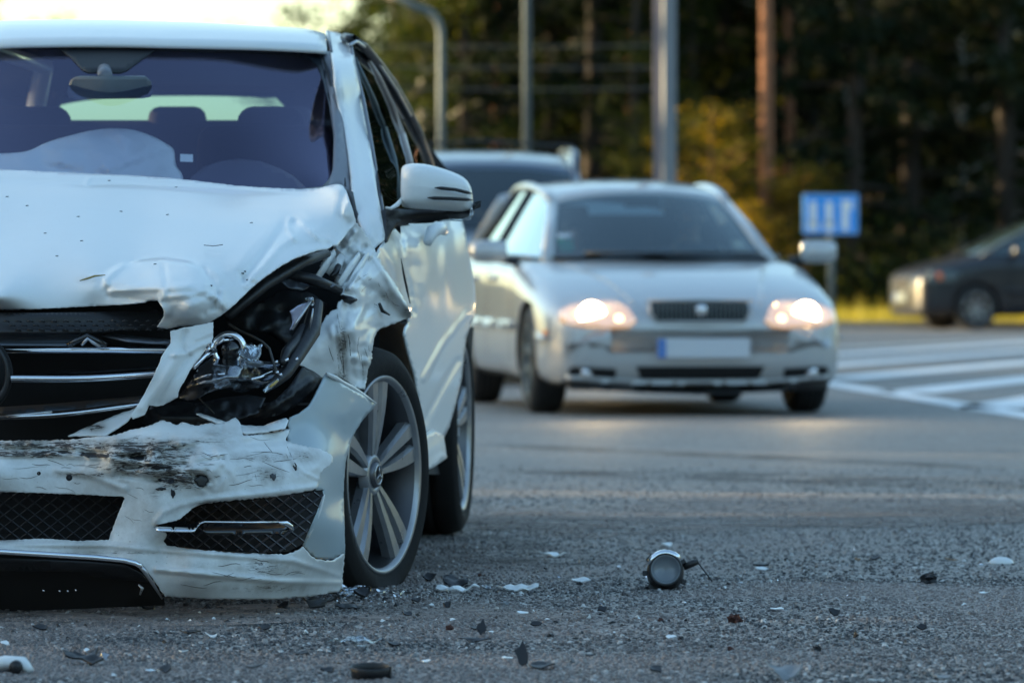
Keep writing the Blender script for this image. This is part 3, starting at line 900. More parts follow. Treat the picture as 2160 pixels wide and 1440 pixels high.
# ---- hood
hood_out = [(-745, 600), (-735, 520), (-700, 440), (-640, 402), (-480, 378), (-240, 362), (0, 357), (190, 366), (330, 372), (420, 382), (500, 392), (580, 397), (640, 399), (675, 396), (695, 391), (712, 388), (722, 391), (730, 401),
            (738, 425), (745, 445), (750, 462), (751, 470), (742, 480), (730, 495), (718, 510), (712, 518), (703, 517), (690, 525), (672, 527), (650, 534), (620, 545), (592, 560), (560, 582), (535, 603), (515, 622), (498, 640), (480, 655), (462, 668), (440, 681), (415, 686), (380, 688), (352, 694), (331, 690), (338, 680), (345, 668), (345, 652), (332, 634), (318, 634), (300, 638), (250, 643), (170, 647), (80, 652), (0, 653), (-250, 652), (-480, 645), (-650, 630)]
hood_ctl = [(-740, 600, 12.85), (-400, 655, 12.42), (0, 652, 12.33), (0, 628, 12.245), (-400, 628, 12.36), (200, 645, 12.32), (200, 600, 12.32), (400, 688, 12.26), (400, 650, 12.16), (400, 615, 12.20), (330, 600, 12.27), (0, 600, 12.32), (0, 500, 12.75), (0, 420, 13.1), (0, 357, 13.42), (300, 372, 13.4),
            (300, 500, 12.72), (300, 560, 12.45), (500, 392, 13.35), (500, 500, 12.68), (520, 612, 12.34), (480, 655, 12.26), (600, 552, 12.5), (640, 399, 13.22), (640, 470, 12.85), (712, 388, 13.12), (735, 430, 12.95), (750, 465, 12.95), (740, 487, 12.93), (700, 522, 12.78),
            (-720, 420, 13.3), (-730, 520, 12.95), (-400, 372, 13.42), (-400, 500, 12.75), (-400, 600, 12.34)]
hood_dents = [
    ('e', 345, 588, 130, 46, .050), ('c', [(222, 606), (225, 588), (245, 570), (262, 558)], 9, .016), ('c', [(222, 606), (228, 622)], 7, -.012),
    ('c', [(262, 558), (300, 545), (345, 541), (400, 549), (430, 566), (445, 590)], 8, -.010), ('c', [(300, 556), (345, 552), (395, 560)], 22, .018),
    ('c', [(168, 590), (190, 585), (220, 580)], 5, .008), ('g', 260, 600, 40, 14, .02), ('c', [(345, 560), (350, 600)], 10, -.012),
    ('c', [(270, 604), (340, 600), (420, 598), (450, 606)], 8, .012), ('c', [(430, 572), (452, 590), (450, 606), (430, 622)], 14, -.020),
    ('c', [(230, 616), (300, 610), (400, 606), (440, 615), (470, 640)], 11, .022),
    ('c', [(345, 620), (338, 640), (350, 660)], 14, .020), ('c', [(460, 622), (452, 645), (430, 660)], 12, -.026), ('c', [(470, 612), (462, 640), (475, 650)], 9, .018),
    ('g', 400, 640, 45, 24, .022), ('c', [(360, 625), (420, 618), (455, 628)], 8, .012),
    ('c', [(612, 462), (608, 468), (606, 480), (615, 495), (622, 505)], 9, .020), ('g', 618, 468, 18, 16, -.030), ('c', [(612, 462), (625, 458), (645, 475), (668, 500), (680, 512)], 10, .014),
    ('c', [(620, 500), (590, 520), (560, 555), (535, 580), (520, 600)], 13, .020), ('c', [(598, 480), (570, 520), (540, 560), (512, 590)], 15, -.024), ('c', [(570, 480), (530, 520), (500, 560)], 26, .012),
    ('c', [(655, 487), (668, 498), (700, 505), (712, 515)], 9, .014), ('c', [(640, 520), (665, 510), (690, 515)], 8, -.010), ('c', [(505, 575), (515, 590), (540, 600)], 10, -.014),
    ('c', [(433, 516), (448, 519), (472, 516)], 4, -.006), ('c', [(438, 535), (457, 536)], 4, -.006),
    ('c', [(728, 405), (720, 430), (716, 455), (735, 470)], 12, -.016), ('c', [(738, 425), (725, 445), (728, 465)], 7, .010), ('g', 700, 400, 30, 14, .03),
    ('c', [(0, 378), (130, 385), (188, 388), (240, 386), (420, 394), (560, 402), (690, 404)], 12, -.012), ('c', [(183, 387), (190, 372), (240, 372), (400, 382), (560, 395)], 6, .008),
    ('n', 480, 600, 110, 60, .007, 34), ('n', 400, 650, 70, 40, .005, 30), ('n', 660, 500, 70, 35, .005, 30), ('n', 300, 600, 120, 36, .004, 40), ('f', 400, 640, 75, 45, .010, 42), ('f', 640, 500, 75, 50, .007, 44), ('f', 470, 600, 60, 50, .005, 36)]
hood = wsheet('hood', hood_out, hood_ctl, M['white'], res=5, th=.004, dents=hood_dents, jag=.6,
              dirt=[(190, 590, 25, 8, .30), (400, 655, 60, 35, .10), (470, 560, 60, 40, .06)])
for x, y in ((15, 415), (57, 434), (95, 492), (165, 457), (172, 508), (255, 446), (230, 381), (371, 395), (530, 470), (327, 557), (512, 576), (516, 572), (522, 590), (445, 602), (353, 453), (120, 540)):
    yy = float(tps(hood_ctl)([(x, y)])[0] - dent_field(np.array([[x, y]], float), hood_dents)[0]) - .0015
    wtube('chip', [(x - 3, y, yy), (x + 3, y + .5, yy)], [.0012, .0022], flat('chip_grey', (.10, .12, .13), .7), hood, 6)
# torn paint seams on the hood
wtube('seam', [(168, 592, 12.24), (185, 587, 12.24), (200, 582, 12.23), (222, 580, 12.22)], [.001, .0022, .0022, .001], flat('bare_filler', (.26, .22, .07), .8), hood, 6)
wtube('chip', [(430, 517, 12.54), (450, 519, 12.53), (470, 516, 12.54)], .0009, M['black'], hood, 6)

# ---- windscreen, black border, roof, pillar
scr_ctl = [(-240, 118, 14.42), (0, 97, 14.28), (232, 95, 14.25), (450, 98, 14.28), (675, 108, 14.46), (700, 200, 14.2), (720, 300, 13.9), (735, 400, 13.62), (690, 395, 13.5), (500, 385, 13.42), (232, 375, 13.38), (0, 370, 13.40), (-480, 400, 13.66), (232, 240, 13.80), (0, 240, 13.82), (480, 240, 13.82), (-360, 250, 14.02)]
scr_out = [(-240, 112), (-120, 100), (0, 92), (130, 91), (330, 93), (500, 97), (678, 107), (700, 185), (722, 280), (736, 360), (742, 420), (690, 420), (500, 415), (232, 400), (0, 390), (-300, 400), (-505, 430), (-450, 360), (-360, 250)]
hole_out = [(-215, 128), (-80, 112), (0, 101), (125, 103), (330, 106), (500, 110), (620, 117), (652, 122), (668, 138), (682, 170), (694, 220), (703, 280), (706, 330), (703, 358), (694, 378), (680, 393), (600, 402), (500, 402), (232, 392), (0, 382), (-300, 392), (-460, 410), (-410, 330), (-310, 220)]
wsheet('windscreen', scr_out, scr_ctl, M['screen'], res=26, th=0)
wsheet('windscreen_border', scr_out, [(a, b, c - .004) for a, b, c in scr_ctl], flat('frit_band', (.02, .026, .034), .3), holes=[hole_out], res=14, th=.002)
roof_rows = []
pxs = [-235, -120, 0, 120, 232, 350, 450, 560, 640, 678, 690]
f_y = [119, 106, 94, 91, 91, 93, 95, 98, 102, 105, 107]
s_y = [92, 62, 47, 44, 44, 47, 50, 57, 62, 67, 72]
cr = np.array([.2, .1, .02, 0, 0, 0, .02, .06, .12, .18, .2])
r0 = [P(x, y, 14.20 + c) for x, y, c in zip(pxs, f_y, cr)]
r1 = [P(x * .985, y, 15.2 + c * .4) for x, y, c in zip(pxs, s_y, cr)]
def rowmix(t, bulge): return [a.lerp(b, t) + Vector((0, 0, bulge)) for a, b in zip(r0, r1)]
roof_rows = [r0, rowmix(.25, .020), rowmix(.5, .022), rowmix(.75, .014), r1]
for dY, dz in ((.9, -.006), (1.7, -.035), (2.3, -.10)):
    roof_rows.append([p + Vector((.07 * dY, dY, dz)) for p in r1])
roof = MB().grid([[tuple(p) for p in catmull(r, 30)] for r in roof_rows])
g = np.array(roof.v).reshape(len(roof_rows), 30, 3)
g2 = np.stack([catmull(g[:, j], 30) for j in range(30)], 1)
rf = MB().grid(g2).build('roof', M['white'], wreck, org=WO); solid(rf, .012)
ln = MB().grid(g2[5:] + np.array([0, .03, -.035])).build('headliner', M['cabin'], wreck, org=WO)
# sunroof joint and roof rails
wtube('joint', [(-60, 62, 14.78), (60, 58, 14.74), (232, 57, 14.74), (400, 60, 14.77), (520, 66, 14.83), (590, 67, 14.9), (603, 62, 15.0)], .0035, M['mirrorback'], rf)
wtube('joint', [(675, 70, 15.2), (677, 85, 14.7), (680, 108, 14.42)], .0035, M['mirrorback'], rf)
wtube('joint', [(692, 66, 15.2), (696, 86, 14.7), (699, 108, 14.40)], .0035, M['mirrorback'], rf)
pil_ctl = [(690, 66, 15.1), (735, 78, 15.2), (700, 110, 14.4), (748, 110, 14.6), (725, 220, 14.05), (765, 210, 14.25), (745, 340, 13.72), (782, 330, 13.85), (757, 440, 13.42), (800, 430, 13.5), (790, 522, 13.30), (808, 505, 13.34), (775, 500, 13.28)]
wsheet('pillar', [(688, 64), (715, 70), (735, 80), (745, 96), (748, 130), (760, 190), (772, 250), (783, 320), (792, 380), (802, 440), (812, 495), (811, 507), (802, 514), (790, 525), (776, 505), (764, 478), (754, 450), (746, 430), (744, 400), (742, 370), (736, 320), (728, 270), (718, 215), (706, 150), (697, 105)],
       pil_ctl, M['white'], res=7, th=.01, dents=[('c', [(708, 110), (735, 240), (752, 350), (764, 430), (790, 515)], 12, .012), ('c', [(757, 440), (765, 470), (785, 515)], 12, -.012)])
wsheet('pillar_trim', [(697, 108), (706, 150), (718, 215), (728, 270), (736, 320), (742, 370), (745, 410), (754, 445), (748, 450), (740, 430), (727, 400), (712, 388), (690, 400), (705, 350), (708, 280), (696, 200), (680, 140), (672, 108)], [(a, b, c + .02) for a, b, c in pil_ctl] + [(690, 395, 13.5), (690, 150, 14.35)], M['mirrorback'], res=12, th=.01)
wtube('wiper_seal', [(680, 112, 14.42), (705, 210, 14.13), (722, 300, 13.85), (728, 395, 13.55)], .003, M['black'])
wsheet('corner_trim', [(727, 397), (745, 405), (752, 442), (764, 472), (772, 490), (752, 468), (738, 425)], [(740, 400, 13.45), (760, 480, 13.35), (735, 420, 13.4), (770, 488, 13.33)], M['black'], res=12, th=.004)

# ---- side windows and flank
sg_ctl = [(745, 108, 14.62), (800, 160, 15.1), (850, 230, 15.7), (905, 345, 16.6), (845, 440, 14.35), (812, 430, 13.75), (780, 300, 14.1), (880, 345, 15.4), (930, 470, 15.2)]
sw = wsheet('side_window', [(738, 98), (748, 92), (768, 104), (795, 135), (825, 175), (855, 225), (882, 280), (906, 345), (925, 400), (940, 470), (820, 478), (812, 450), (800, 385), (788, 310), (772, 225), (755, 150)], sg_ctl, M['sideglass'], res=16, th=0)
wsheet('side_cabin_trim', [(746, 104), (768, 112), (795, 143), (825, 183), (855, 233), (882, 288), (904, 350), (935, 470), (825, 475), (815, 450), (803, 385), (792, 310), (776, 225), (759, 150)], [(a, b, c + .10) for a, b, c in sg_ctl], M['cabin'], res=24, th=0)
sgf = tps(sg_ctl)
def on_glass(q): return [(a, b, float(sgf([(a, b)])[0]) - .03) for a, b in q]
wtube('window_post', on_glass([(750, 122), (768, 165), (790, 215), (812, 270), (832, 335), (846, 420)]), [.003, .006, .007, .007, .007, .006], M['galv'], sw)
wtube('window_post', on_glass([(776, 122), (800, 165), (826, 220), (850, 285), (866, 345), (880, 420)]), [.004, .008, .009, .009, .009, .008], flat('window_post_warm', (.42, .36, .33), .3, .3), sw)
wtube('window_frame', [(728, 80, 14.9), (745, 84, 14.7), (768, 100, 14.85), (797, 134, 15.1), (828, 176, 15.42), (858, 228, 15.75), (885, 285, 16.1), (908, 348, 16.55)], .014, M['black'])
wtube('window_frame', [(740, 100, 14.58), (748, 140, 14.45), (766, 210, 14.22), (781, 290, 14.0), (794, 370, 13.82), (806, 440, 13.66), (813, 500, 13.5)], .0055, M['mirrorback'])
wtube('window_trim', [(737, 96, 14.56), (752, 88, 14.7), (778, 106, 14.9), (808, 148, 15.15), (838, 192, 15.45), (866, 244, 15.8)], .005, M['chromedirty'])
wsheet('sail_panel', [(780, 300), (787, 325), (792, 350), (795, 400), (803, 440), (812, 500), (805, 505), (792, 440), (786, 390), (780, 340)], [(780, 300, 13.98), (792, 350, 13.86), (812, 500, 13.45), (795, 440, 13.6)], M['white'], res=10, th=.003)

flank_out = [(790, 545), (806, 515), (825, 490), (836, 472), (850, 466), (905, 462), (975, 462), (982, 490), (988, 530), (996, 570), (1002, 605), (1003, 640), (1000, 670), (992, 690), (984, 712), (979, 750), (974, 800), (962, 850), (948, 900), (934, 928), (941, 965), (915, 980), (893, 992), (888, 985), (891, 950), (889, 905), (884, 850), (874, 790), (865, 760), (857, 730), (852, 705), (855, 690), (862, 680), (850, 640), (820, 590)]
fl_ctl = []
for px, ys in ((800, (520, 600)), (850, (470, 560, 680)), (870, (470, 600, 760)), (893, (500, 650, 800, 980)), (920, (470, 600, 800, 940)), (950, (470, 600, 760, 900)), (980, (480, 560, 650, 740)), (1003, (600, 640, 680))):
    for y in ys:
        b = flankY(px)
        t = (y - 640) / 250
        fl_ctl.append((px, y, b + .22 * t * t * (.5 if y > 640 else 1) + (.25 if y < 480 else 0)))
flank = wsheet('door', flank_out, fl_ctl, M['white'], res=6, th=.004,
       dents=[('c', [(846, 500), (853, 560), (862, 610), (872, 660)], 9, -.05), ('c', [(893, 800), (930, 730), (985, 660)], 7, .05), ('c', [(895, 890), (925, 830), (965, 760)], 9, -.05), ('g', 905, 600, 22, 60, .05), ('c', [(806, 520), (830, 560), (850, 640)], 9, .03), ('g', 868, 560, 16, 50, -.05), ('g', 940, 560, 12, 70, .06),
              ('c', [(820, 480), (845, 510), (850, 530)], 9, -.03), ('n', 850, 560, 40, 90, .008, 30), ('f', 850, 580, 50, 110, .02, 50)])
wtube('seam', [(846, 545, 13.60), (852, 580, 13.64), (859, 612, 13.70), (865, 640, 13.76)], [.001, .003, .003, .001], M['void'], flank, 6)
wtube('door_handle', [(902, 512, 14.22), (912, 488, 14.25), (930, 480, 14.40), (938, 490, 14.5)], [.012, .018, .018, .010], M['white'], flank)
wsheet('sill', [(888, 925), (915, 905), (936, 918), (943, 965), (915, 985), (890, 996)], [(888, 940, 14.15), (936, 920, 14.8), (941, 965, 14.8), (892, 990, 14.15)], M['white'], res=9, th=.01, dents=[('c', [(893, 960), (938, 925)], 8, .02)])
# rear arch lining, under-body, left side, tail
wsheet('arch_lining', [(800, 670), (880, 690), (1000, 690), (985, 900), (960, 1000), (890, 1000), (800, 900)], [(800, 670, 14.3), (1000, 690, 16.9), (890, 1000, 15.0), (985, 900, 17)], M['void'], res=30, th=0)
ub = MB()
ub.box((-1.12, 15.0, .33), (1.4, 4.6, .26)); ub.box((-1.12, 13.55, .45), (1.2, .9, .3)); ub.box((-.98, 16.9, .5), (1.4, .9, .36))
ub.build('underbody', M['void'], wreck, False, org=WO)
def leftX(Y): return -2.12 + .0836 * (Y - 13.15)
lf = []
for z, o_ in ((.22, .03), (.4, 0), (.65, -.02), (.85, 0), (.95, .05)):
    lf.append([(leftX(Y) + o_, Y, z) for Y in (12.7, 12.95, 13.6, 14.5, 15.5, 16.6, 17.3)])
left = MB().grid(lf).build('left_door', M['white'], wreck, org=WO); solid(left, .02)
MB().tube([(-1.98, 13.6, 1.0), (-1.78, 14.1, 1.22), (-1.62, 14.5, 1.40), (-1.56, 15.4, 1.45), (-1.45, 16.6, 1.42), (-1.6, 17.3, 1.0)], .03).tube([(-1.87, 15.0, .95), (-1.57, 15.1, 1.44)], .03).build('left_window_frame', M['white'], wreck, org=WO)
# tail: a gate with an open window of green glass
tail = wsheet('tailgate', [(-460, 150), (0, 130), (330, 128), (640, 140), (800, 175), (960, 380), (990, 620), (960, 840), (-380, 840), (-420, 500)], [(-300, 180, 17.2), (330, 170, 17.3), (800, 190, 17.3), (990, 620, 17.5), (-400, 800, 17.4), (960, 840, 17.5)], M['cabin'], holes=[[(142, 204), (200, 199), (330, 198), (580, 204), (600, 225), (585, 300), (150, 300), (120, 235)]], res=40, th=.02)
wsheet('rear_window', [(110, 195), (620, 195), (620, 310), (110, 310)], [(110, 200, 17.28), (620, 200, 17.28), (110, 300, 17.3)], M['rearglass'], tail, res=60, th=0)
for i, (pt, rz) in enumerate((((-.142, 15.95, .315), -R(4.8)), )):
    wheel('wheel', wreck, tuple(np.array(pt) - np.array(WO)), rz, .315, .248, .235, 1)
wheel('wheel', wreck, tuple(np.array((-.312, 13.22, .2755)) - np.array(WO)), -R(20.5), .317, .246, .225, 1, flat_z=-.2735, spin=R(1))
wheel('wheel', wreck, tuple(np.array((leftX(13.3) + .05, 13.4, .315)) - np.array(WO)), -R(4.8), .315, .248, .225, -1, detail=0)
wheel('wheel', wreck, tuple(np.array((leftX(16.1) + .05, 16.1, .315)) - np.array(WO)), -R(4.8), .315, .248, .225, -1, detail=0)

# ---- crumpled fender
fen_out = [(752, 470), (765, 484), (778, 503), (790, 524), (799, 545), (812, 568), (829, 592), (848, 622), (860, 645), (869, 662), (866, 670), (845, 677), (822, 686), (803, 693), (795, 700), (789, 716), (786, 733), (783, 742), (786, 755), (779, 772), (775, 790), (773, 806), (770, 822), (757, 819), (742, 812), (722, 800), (704, 790), (680, 797), (655, 784), (632, 770), (645, 750), (660, 722), (676, 690), (687, 668), (700, 655), (712, 650), (714, 636), (726, 630), (717, 620), (714, 604), (706, 595), (707, 585), (697, 578), (684, 574), (674, 560), (684, 545), (700, 528), (716, 508), (735, 488)]
fen_ctl = [(752, 470, 13.02), (790, 524, 13.08), (829, 592, 13.12), (869, 662, 13.22), (800, 693, 13.08), (783, 742, 12.98), (770, 822, 12.92), (722, 800, 12.80), (632, 770, 12.60), (680, 690, 12.68), (714, 636, 12.80), (684, 560, 12.98), (716, 508, 13.02), (760, 600, 12.92), (740, 700, 12.72)]
fen_dents = [('c', [(760, 530), (790, 545), (830, 610), (866, 662)], 12, .030), ('c', [(765, 600), (800, 620), (850, 665)], 20, -.030), ('g', 775, 590, 24, 26, .030), ('g', 790, 645, 28, 24, -.030),
             ('c', [(770, 640), (748, 680), (752, 760)], 13, .026), ('c', [(735, 640), (722, 700), (722, 780)], 13, -.022), ('c', [(708, 690), (712, 760)], 8, -.016), ('c', [(786, 700), (775, 760), (768, 815)], 14, .024),
             ('c', [(700, 560), (730, 520), (748, 490)], 8, .03), ('c', [(718, 590), (745, 545), (770, 520)], 8, -.03), ('c', [(735, 610), (765, 560), (782, 535)], 8, .028), ('c', [(690, 575), (720, 540)], 7, -.03),
             ('n', 735, 565, 60, 60, .008, 26), ('n', 770, 770, 26, 70, .008, 20), ('n', 760, 660, 90, 70, .004, 36), ('n', 700, 720, 60, 70, .004, 40), ('f', 730, 560, 60, 70, .030, 30), ('f', 770, 650, 80, 100, .026, 50), ('f', 765, 780, 34, 70, .026, 26), ('f', 700, 730, 60, 80, .010, 60), ('f', 760, 620, 70, 60, .010, 20)]
fender = wsheet('fender', fen_out, fen_ctl, M['white'], res=4, th=.003, dents=fen_dents, jag=1.6,
                dirt=[(722, 720, 14, 60, .55), (722, 795, 16, 24, .6), (815, 625, 22, 30, .40), (860, 655, 14, 14, .6), (710, 575, 26, 22, .5), (740, 640, 14, 10, .45), (775, 780, 18, 40, .35)])
for k, q in enumerate(([(668, 588, 12.86), (690, 556, 12.90), (706, 532, 12.94)], [(730, 612, 12.86), (752, 575, 12.92), (776, 536, 13.0)], [(715, 600, 12.84), (738, 565, 12.9), (758, 538, 12.95)], [(692, 578, 12.9), (712, 560, 12.9), (722, 540, 12.95)])):
    wtube('torn_strip', q, [(.010, .004), (.013, .005), (.009, .003)], M['white'], fender, 8)
for q in (([(722, 628, 12.80), (740, 634, 12.78), (752, 632, 12.8)], (.008, .010, .003)), ([(714, 560, 12.9), (708, 575, 12.88), (698, 582, 12.86)], (.007, .008, .004)), ([(800, 640, 13.02), (806, 655, 13.03), (822, 664, 13.06)], (.004, .005, .002))):
    wtube('bracket', q[0], list(q[1]), M['black'], fender, 7)

# ---- dark cavity, headlamp wreckage
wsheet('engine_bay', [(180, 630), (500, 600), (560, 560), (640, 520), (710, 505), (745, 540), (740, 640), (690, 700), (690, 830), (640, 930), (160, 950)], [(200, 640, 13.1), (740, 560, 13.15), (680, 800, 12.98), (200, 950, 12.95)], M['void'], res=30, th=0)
lamp = wsheet('headlight', [(374, 838), (385, 822), (396, 808), (404, 792), (416, 778), (432, 764), (450, 752), (478, 748), (505, 752), (535, 760), (562, 762), (588, 766), (600, 775), (594, 792), (575, 806), (556, 815), (535, 822), (508, 828), (480, 822), (455, 822), (432, 832), (410, 844), (395, 846)],
              [(374, 838, 12.32), (430, 800, 12.22), (500, 790, 12.24), (590, 780, 12.42), (520, 826, 12.36), (450, 752, 12.34), (540, 762, 12.40)], M['smoke'], res=6, th=.004, jag=1,
              dents=[('c', [(395, 815), (480, 795), (560, 806), (600, 790)], 8, .022), ('n', 490, 790, 90, 40, .012, 24), ('c', [(440, 770), (520, 776), (590, 775)], 8, .012)])
wsheet('lamp_housing', [(385, 832), (400, 806), (430, 776), (455, 757), (500, 758), (560, 768), (590, 774), (585, 792), (540, 815), (480, 818), (420, 830)], [(385, 832, 12.40), (590, 780, 12.48), (455, 760, 12.40), (500, 815, 12.40), (500, 785, 12.33)], flat('lamp_housing_grey', (.16, .165, .17), .3, .3), lamp, res=6, dents=[('n', 490, 790, 90, 40, .02, 26), ('c', [(400, 812), (500, 790), (585, 790)], 7, .02)], th=.003)
MB().lathe([(0, .028), (-.006, .034), (0, .040), (.02, .042), (.07, .036), (.075, .002)], 40, axis='y', c=tuple(P(482, 736, 12.32))).build('reflector_bowl', M['chrome'], lamp, org=WO)
MB().lathe([(-.004, .0005), (-.002, .018), (.010, .028), (.02, .029)], 32, axis='y', c=tuple(P(486, 739, 12.32))).build('projector_lens', M['blackgloss'], lamp, org=WO)
wsheet('reflector', [(498, 742), (510, 730), (522, 726), (532, 722), (540, 730), (552, 724), (552, 745), (545, 760), (528, 760), (510, 752)], [(498, 742, 12.30), (552, 730, 12.36), (530, 758, 12.3)], M['clear'], lamp, res=6, dents=[('n', 525, 742, 30, 20, .012, 14)])
wsheet('reflector', [(500, 768), (515, 763), (523, 775), (520, 788), (508, 780), (499, 778)], [(500, 768, 12.30), (523, 775, 12.33), (505, 785, 12.3)], M['chrome'], lamp, res=5, dents=[('n', 512, 775, 20, 16, .012, 9)])
for q, r_ in (([(408, 775, 12.2), (430, 752, 12.24), (454, 738, 12.28)], .006), ([(440, 728, 12.26), (446, 718, 12.28), (444, 736, 12.26)], .007), ([(433, 742, 12.24), (442, 733, 12.24)], .005),
              ([(455, 728, 12.3), (468, 718, 12.3), (500, 716, 12.34)], .004), ([(530, 800, 12.3), (550, 795, 12.32), (574, 785, 12.36)], .0035), ([(410, 800, 12.24), (440, 790, 12.23), (480, 788, 12.22)], .002), ([(546, 750, 12.36), (552, 726, 12.36)], .002)):
    wtube('trim_piece', q, r_, M['chrome'], lamp, 7)
wsheet('light_blade', [(658, 628), (652, 636), (630, 645), (622, 651), (613, 657), (617, 665), (618, 676), (616, 690), (612, 697), (618, 694), (636, 668), (650, 645)], [(655, 630, 12.45), (613, 660, 12.38), (614, 695, 12.40)], flat('opal_strip', (.42, .42, .55), .18, coat=.6), lamp, res=5, dents=[('c', [(652, 640), (615, 694)], 5, .012)])
wtube('light_blade_edge', [(655, 634, 12.42), (636, 664, 12.38), (616, 695, 12.37)], .0035, M['chromedirty'], lamp, 8)
wtube('ball_joint', [(648, 632, 12.44), (655, 634, 12.42), (658, 640, 12.44)], [.006, .010, .006], M['clear'], lamp, 12)
wtube('broken_arm', [(640, 690, 12.55), (622, 722, 12.48), (604, 742, 12.42), (596, 765, 12.36)], [.010, .013, .012, .008], M['mirrorback'] if 0 else M['black'], lamp)
wtube('broken_arm', [(668, 640, 12.62), (656, 700, 12.55), (630, 745, 12.46), (604, 785, 12.38), (580, 806, 12.34), (562, 822, 12.32)], [.016, .022, .018, .016, .012, .006], M['black'], lamp)
wtube('broken_arm', [(660, 650, 12.5), (657, 672, 12.5), (652, 696, 12.5)], [.002, .003, .002], M['chromedirty'], lamp)
wtube('bulb_shard', [(558, 824, 12.28), (572, 812, 12.29), (586, 800, 12.3)], [.007, .008, .004], M['clear'], lamp)
wtube('bulb_shard', [(570, 816, 12.27), (585, 803, 12.28)], [.003, .003], flat('amber_bulb', (.5, .34, .08), .25, coat=.6), lamp)
for x, y in ((583, 764), (604, 760), (606, 759), (585, 786), (592, 791), (470, 717), (626, 758)):
    wtube('glass_crumb', [(x - 3, y, 12.3), (x + 3, y - 2, 12.3)], [.003, .004], M['chrome'], lamp, 6)
wtube('cable', [(484, 684, 12.55), (506, 698, 12.5), (530, 708, 12.46), (552, 720, 12.42), (568, 735, 12.4), (574, 755, 12.38), (581, 775, 12.36), (586, 790, 12.34)], .0032, flat('cable_sleeve', (.07, .065, .06), .6), wreck, 8)
wtube('cable', [(412, 830, 12.4), (430, 850, 12.38), (452, 872, 12.36)], .002, flat('cable_sleeve_dark', (.05, .05, .05), .6), wreck, 8)
wtube('engine_bay_brace', [(560, 590, 12.75), (610, 578, 12.72), (660, 590, 12.7), (715, 612, 12.8)], [.012, .012, .014, .012], M['black'], wreck)
wtube('engine_bay_brace', [(480, 668, 12.5), (560, 600, 12.62), (640, 552, 12.74), (690, 535, 12.9)], [.012, .014, .014, .01], M['black'], wreck)
wsheet('engine_bay_panel', [(590, 590), (630, 583), (680, 588), (712, 602), (690, 606), (655, 602), (640, 612), (610, 606)], [(590, 590, 12.7), (712, 602, 12.76), (655, 612, 12.72)], flat('dull_steel', (.10, .11, .13), .35, .4), wreck, res=6, dents=[('n', 650, 600, 70, 20, .01, 20)], jag=1.5)
wsheet('engine_bay_panel', [(470, 640), (540, 640), (600, 610), (660, 620), (690, 640), (680, 700), (640, 750), (560, 700), (480, 690)], [(470, 640, 12.85), (690, 640, 12.85), (560, 700, 12.8), (640, 750, 12.8)], M['black'], wreck, res=12, dents=[('n', 580, 670, 110, 70, .03, 34)], jag=3)
wsheet('engine_bay_panel', [(640, 772), (664, 784), (682, 798), (670, 815), (650, 838), (618, 860), (585, 876), (548, 884), (520, 880), (545, 862), (585, 840), (612, 812)], [(640, 772, 12.60), (682, 798, 12.66), (520, 880, 12.5), (600, 850, 12.52)], M['black'], wreck, res=7, dents=[('c', [(560, 872), (620, 830), (660, 800)], 8, .012), ('n', 610, 830, 70, 50, .010, 26)])
wsheet('engine_bay_panel', [(345, 852), (375, 846), (420, 850), (470, 838), (520, 832), (560, 838), (545, 870), (480, 890), (420, 896), (350, 890), (320, 900), (300, 890), (318, 856)], [(345, 852, 12.45), (560, 838, 12.5), (320, 895, 12.4), (480, 890, 12.42)], M['black'], wreck, res=7, dents=[('n', 430, 870, 120, 30, .016, 22), ('c', [(320, 862), (345, 880), (420, 880)], 7, .012)])
# ---- torn white strips between grille and lamp
strip = [(360, 698), (385, 692), (420, 685), (450, 679), (450, 700), (450, 712), (438, 728), (428, 746), (412, 764), (400, 782), (390, 802), (380, 818), (376, 829), (375, 838), (362, 845), (350, 851), (344, 855), (330, 856), (315, 855), (311, 864), (306, 874), (292, 880), (281, 884), (276, 877), (288, 858), (300, 838), (312, 818), (322, 798), (334, 772), (341, 752), (352, 734), (361, 722)]
wsheet('torn_panel', strip, [(360, 698, 12.18), (450, 680, 12.22), (430, 745, 12.20), (376, 829, 12.16), (280, 880, 12.14), (330, 780, 12.14), (350, 850, 12.18)], M['white'], res=5, th=.003, jag=.7,
       dents=[('c', [(362, 750), (395, 745), (420, 730), (448, 722)], 7, .012), ('c', [(392, 700), (384, 722), (390, 742)], 9, -.012), ('c', [(400, 750), (360, 800), (330, 850)], 9, -.012), ('c', [(372, 750), (340, 810), (300, 860)], 14, .012), ('c', [(448, 700), (415, 715)], 6, .006)], dirt=[(372, 700, 20, 14, .3), (340, 850, 30, 14, .2)])
wsheet('torn_panel', [(143, 919), (172, 905), (200, 893), (235, 879), (262, 868), (285, 862), (282, 872), (268, 888), (246, 903), (222, 918)], [(143, 919, 12.24), (285, 862, 12.26), (222, 918, 12.2)], M['white'], res=6, th=.003, jag=.7, dirt=[(200, 900, 25, 12, .7)])
wsheet('torn_panel', [(414, 872), (424, 871), (450, 880), (472, 888), (520, 897), (555, 898), (580, 888), (604, 881), (609, 886), (602, 902), (560, 910), (520, 914), (495, 905), (470, 896), (440, 885)], [(414, 872, 12.28), (604, 881, 12.34), (520, 900, 12.24)], M['white'], res=5, th=.003, jag=.7, dents=[('c', [(430, 878), (500, 896), (560, 902), (604, 890)], 5, .010)], dirt=[(540, 903, 40, 8, .35)])
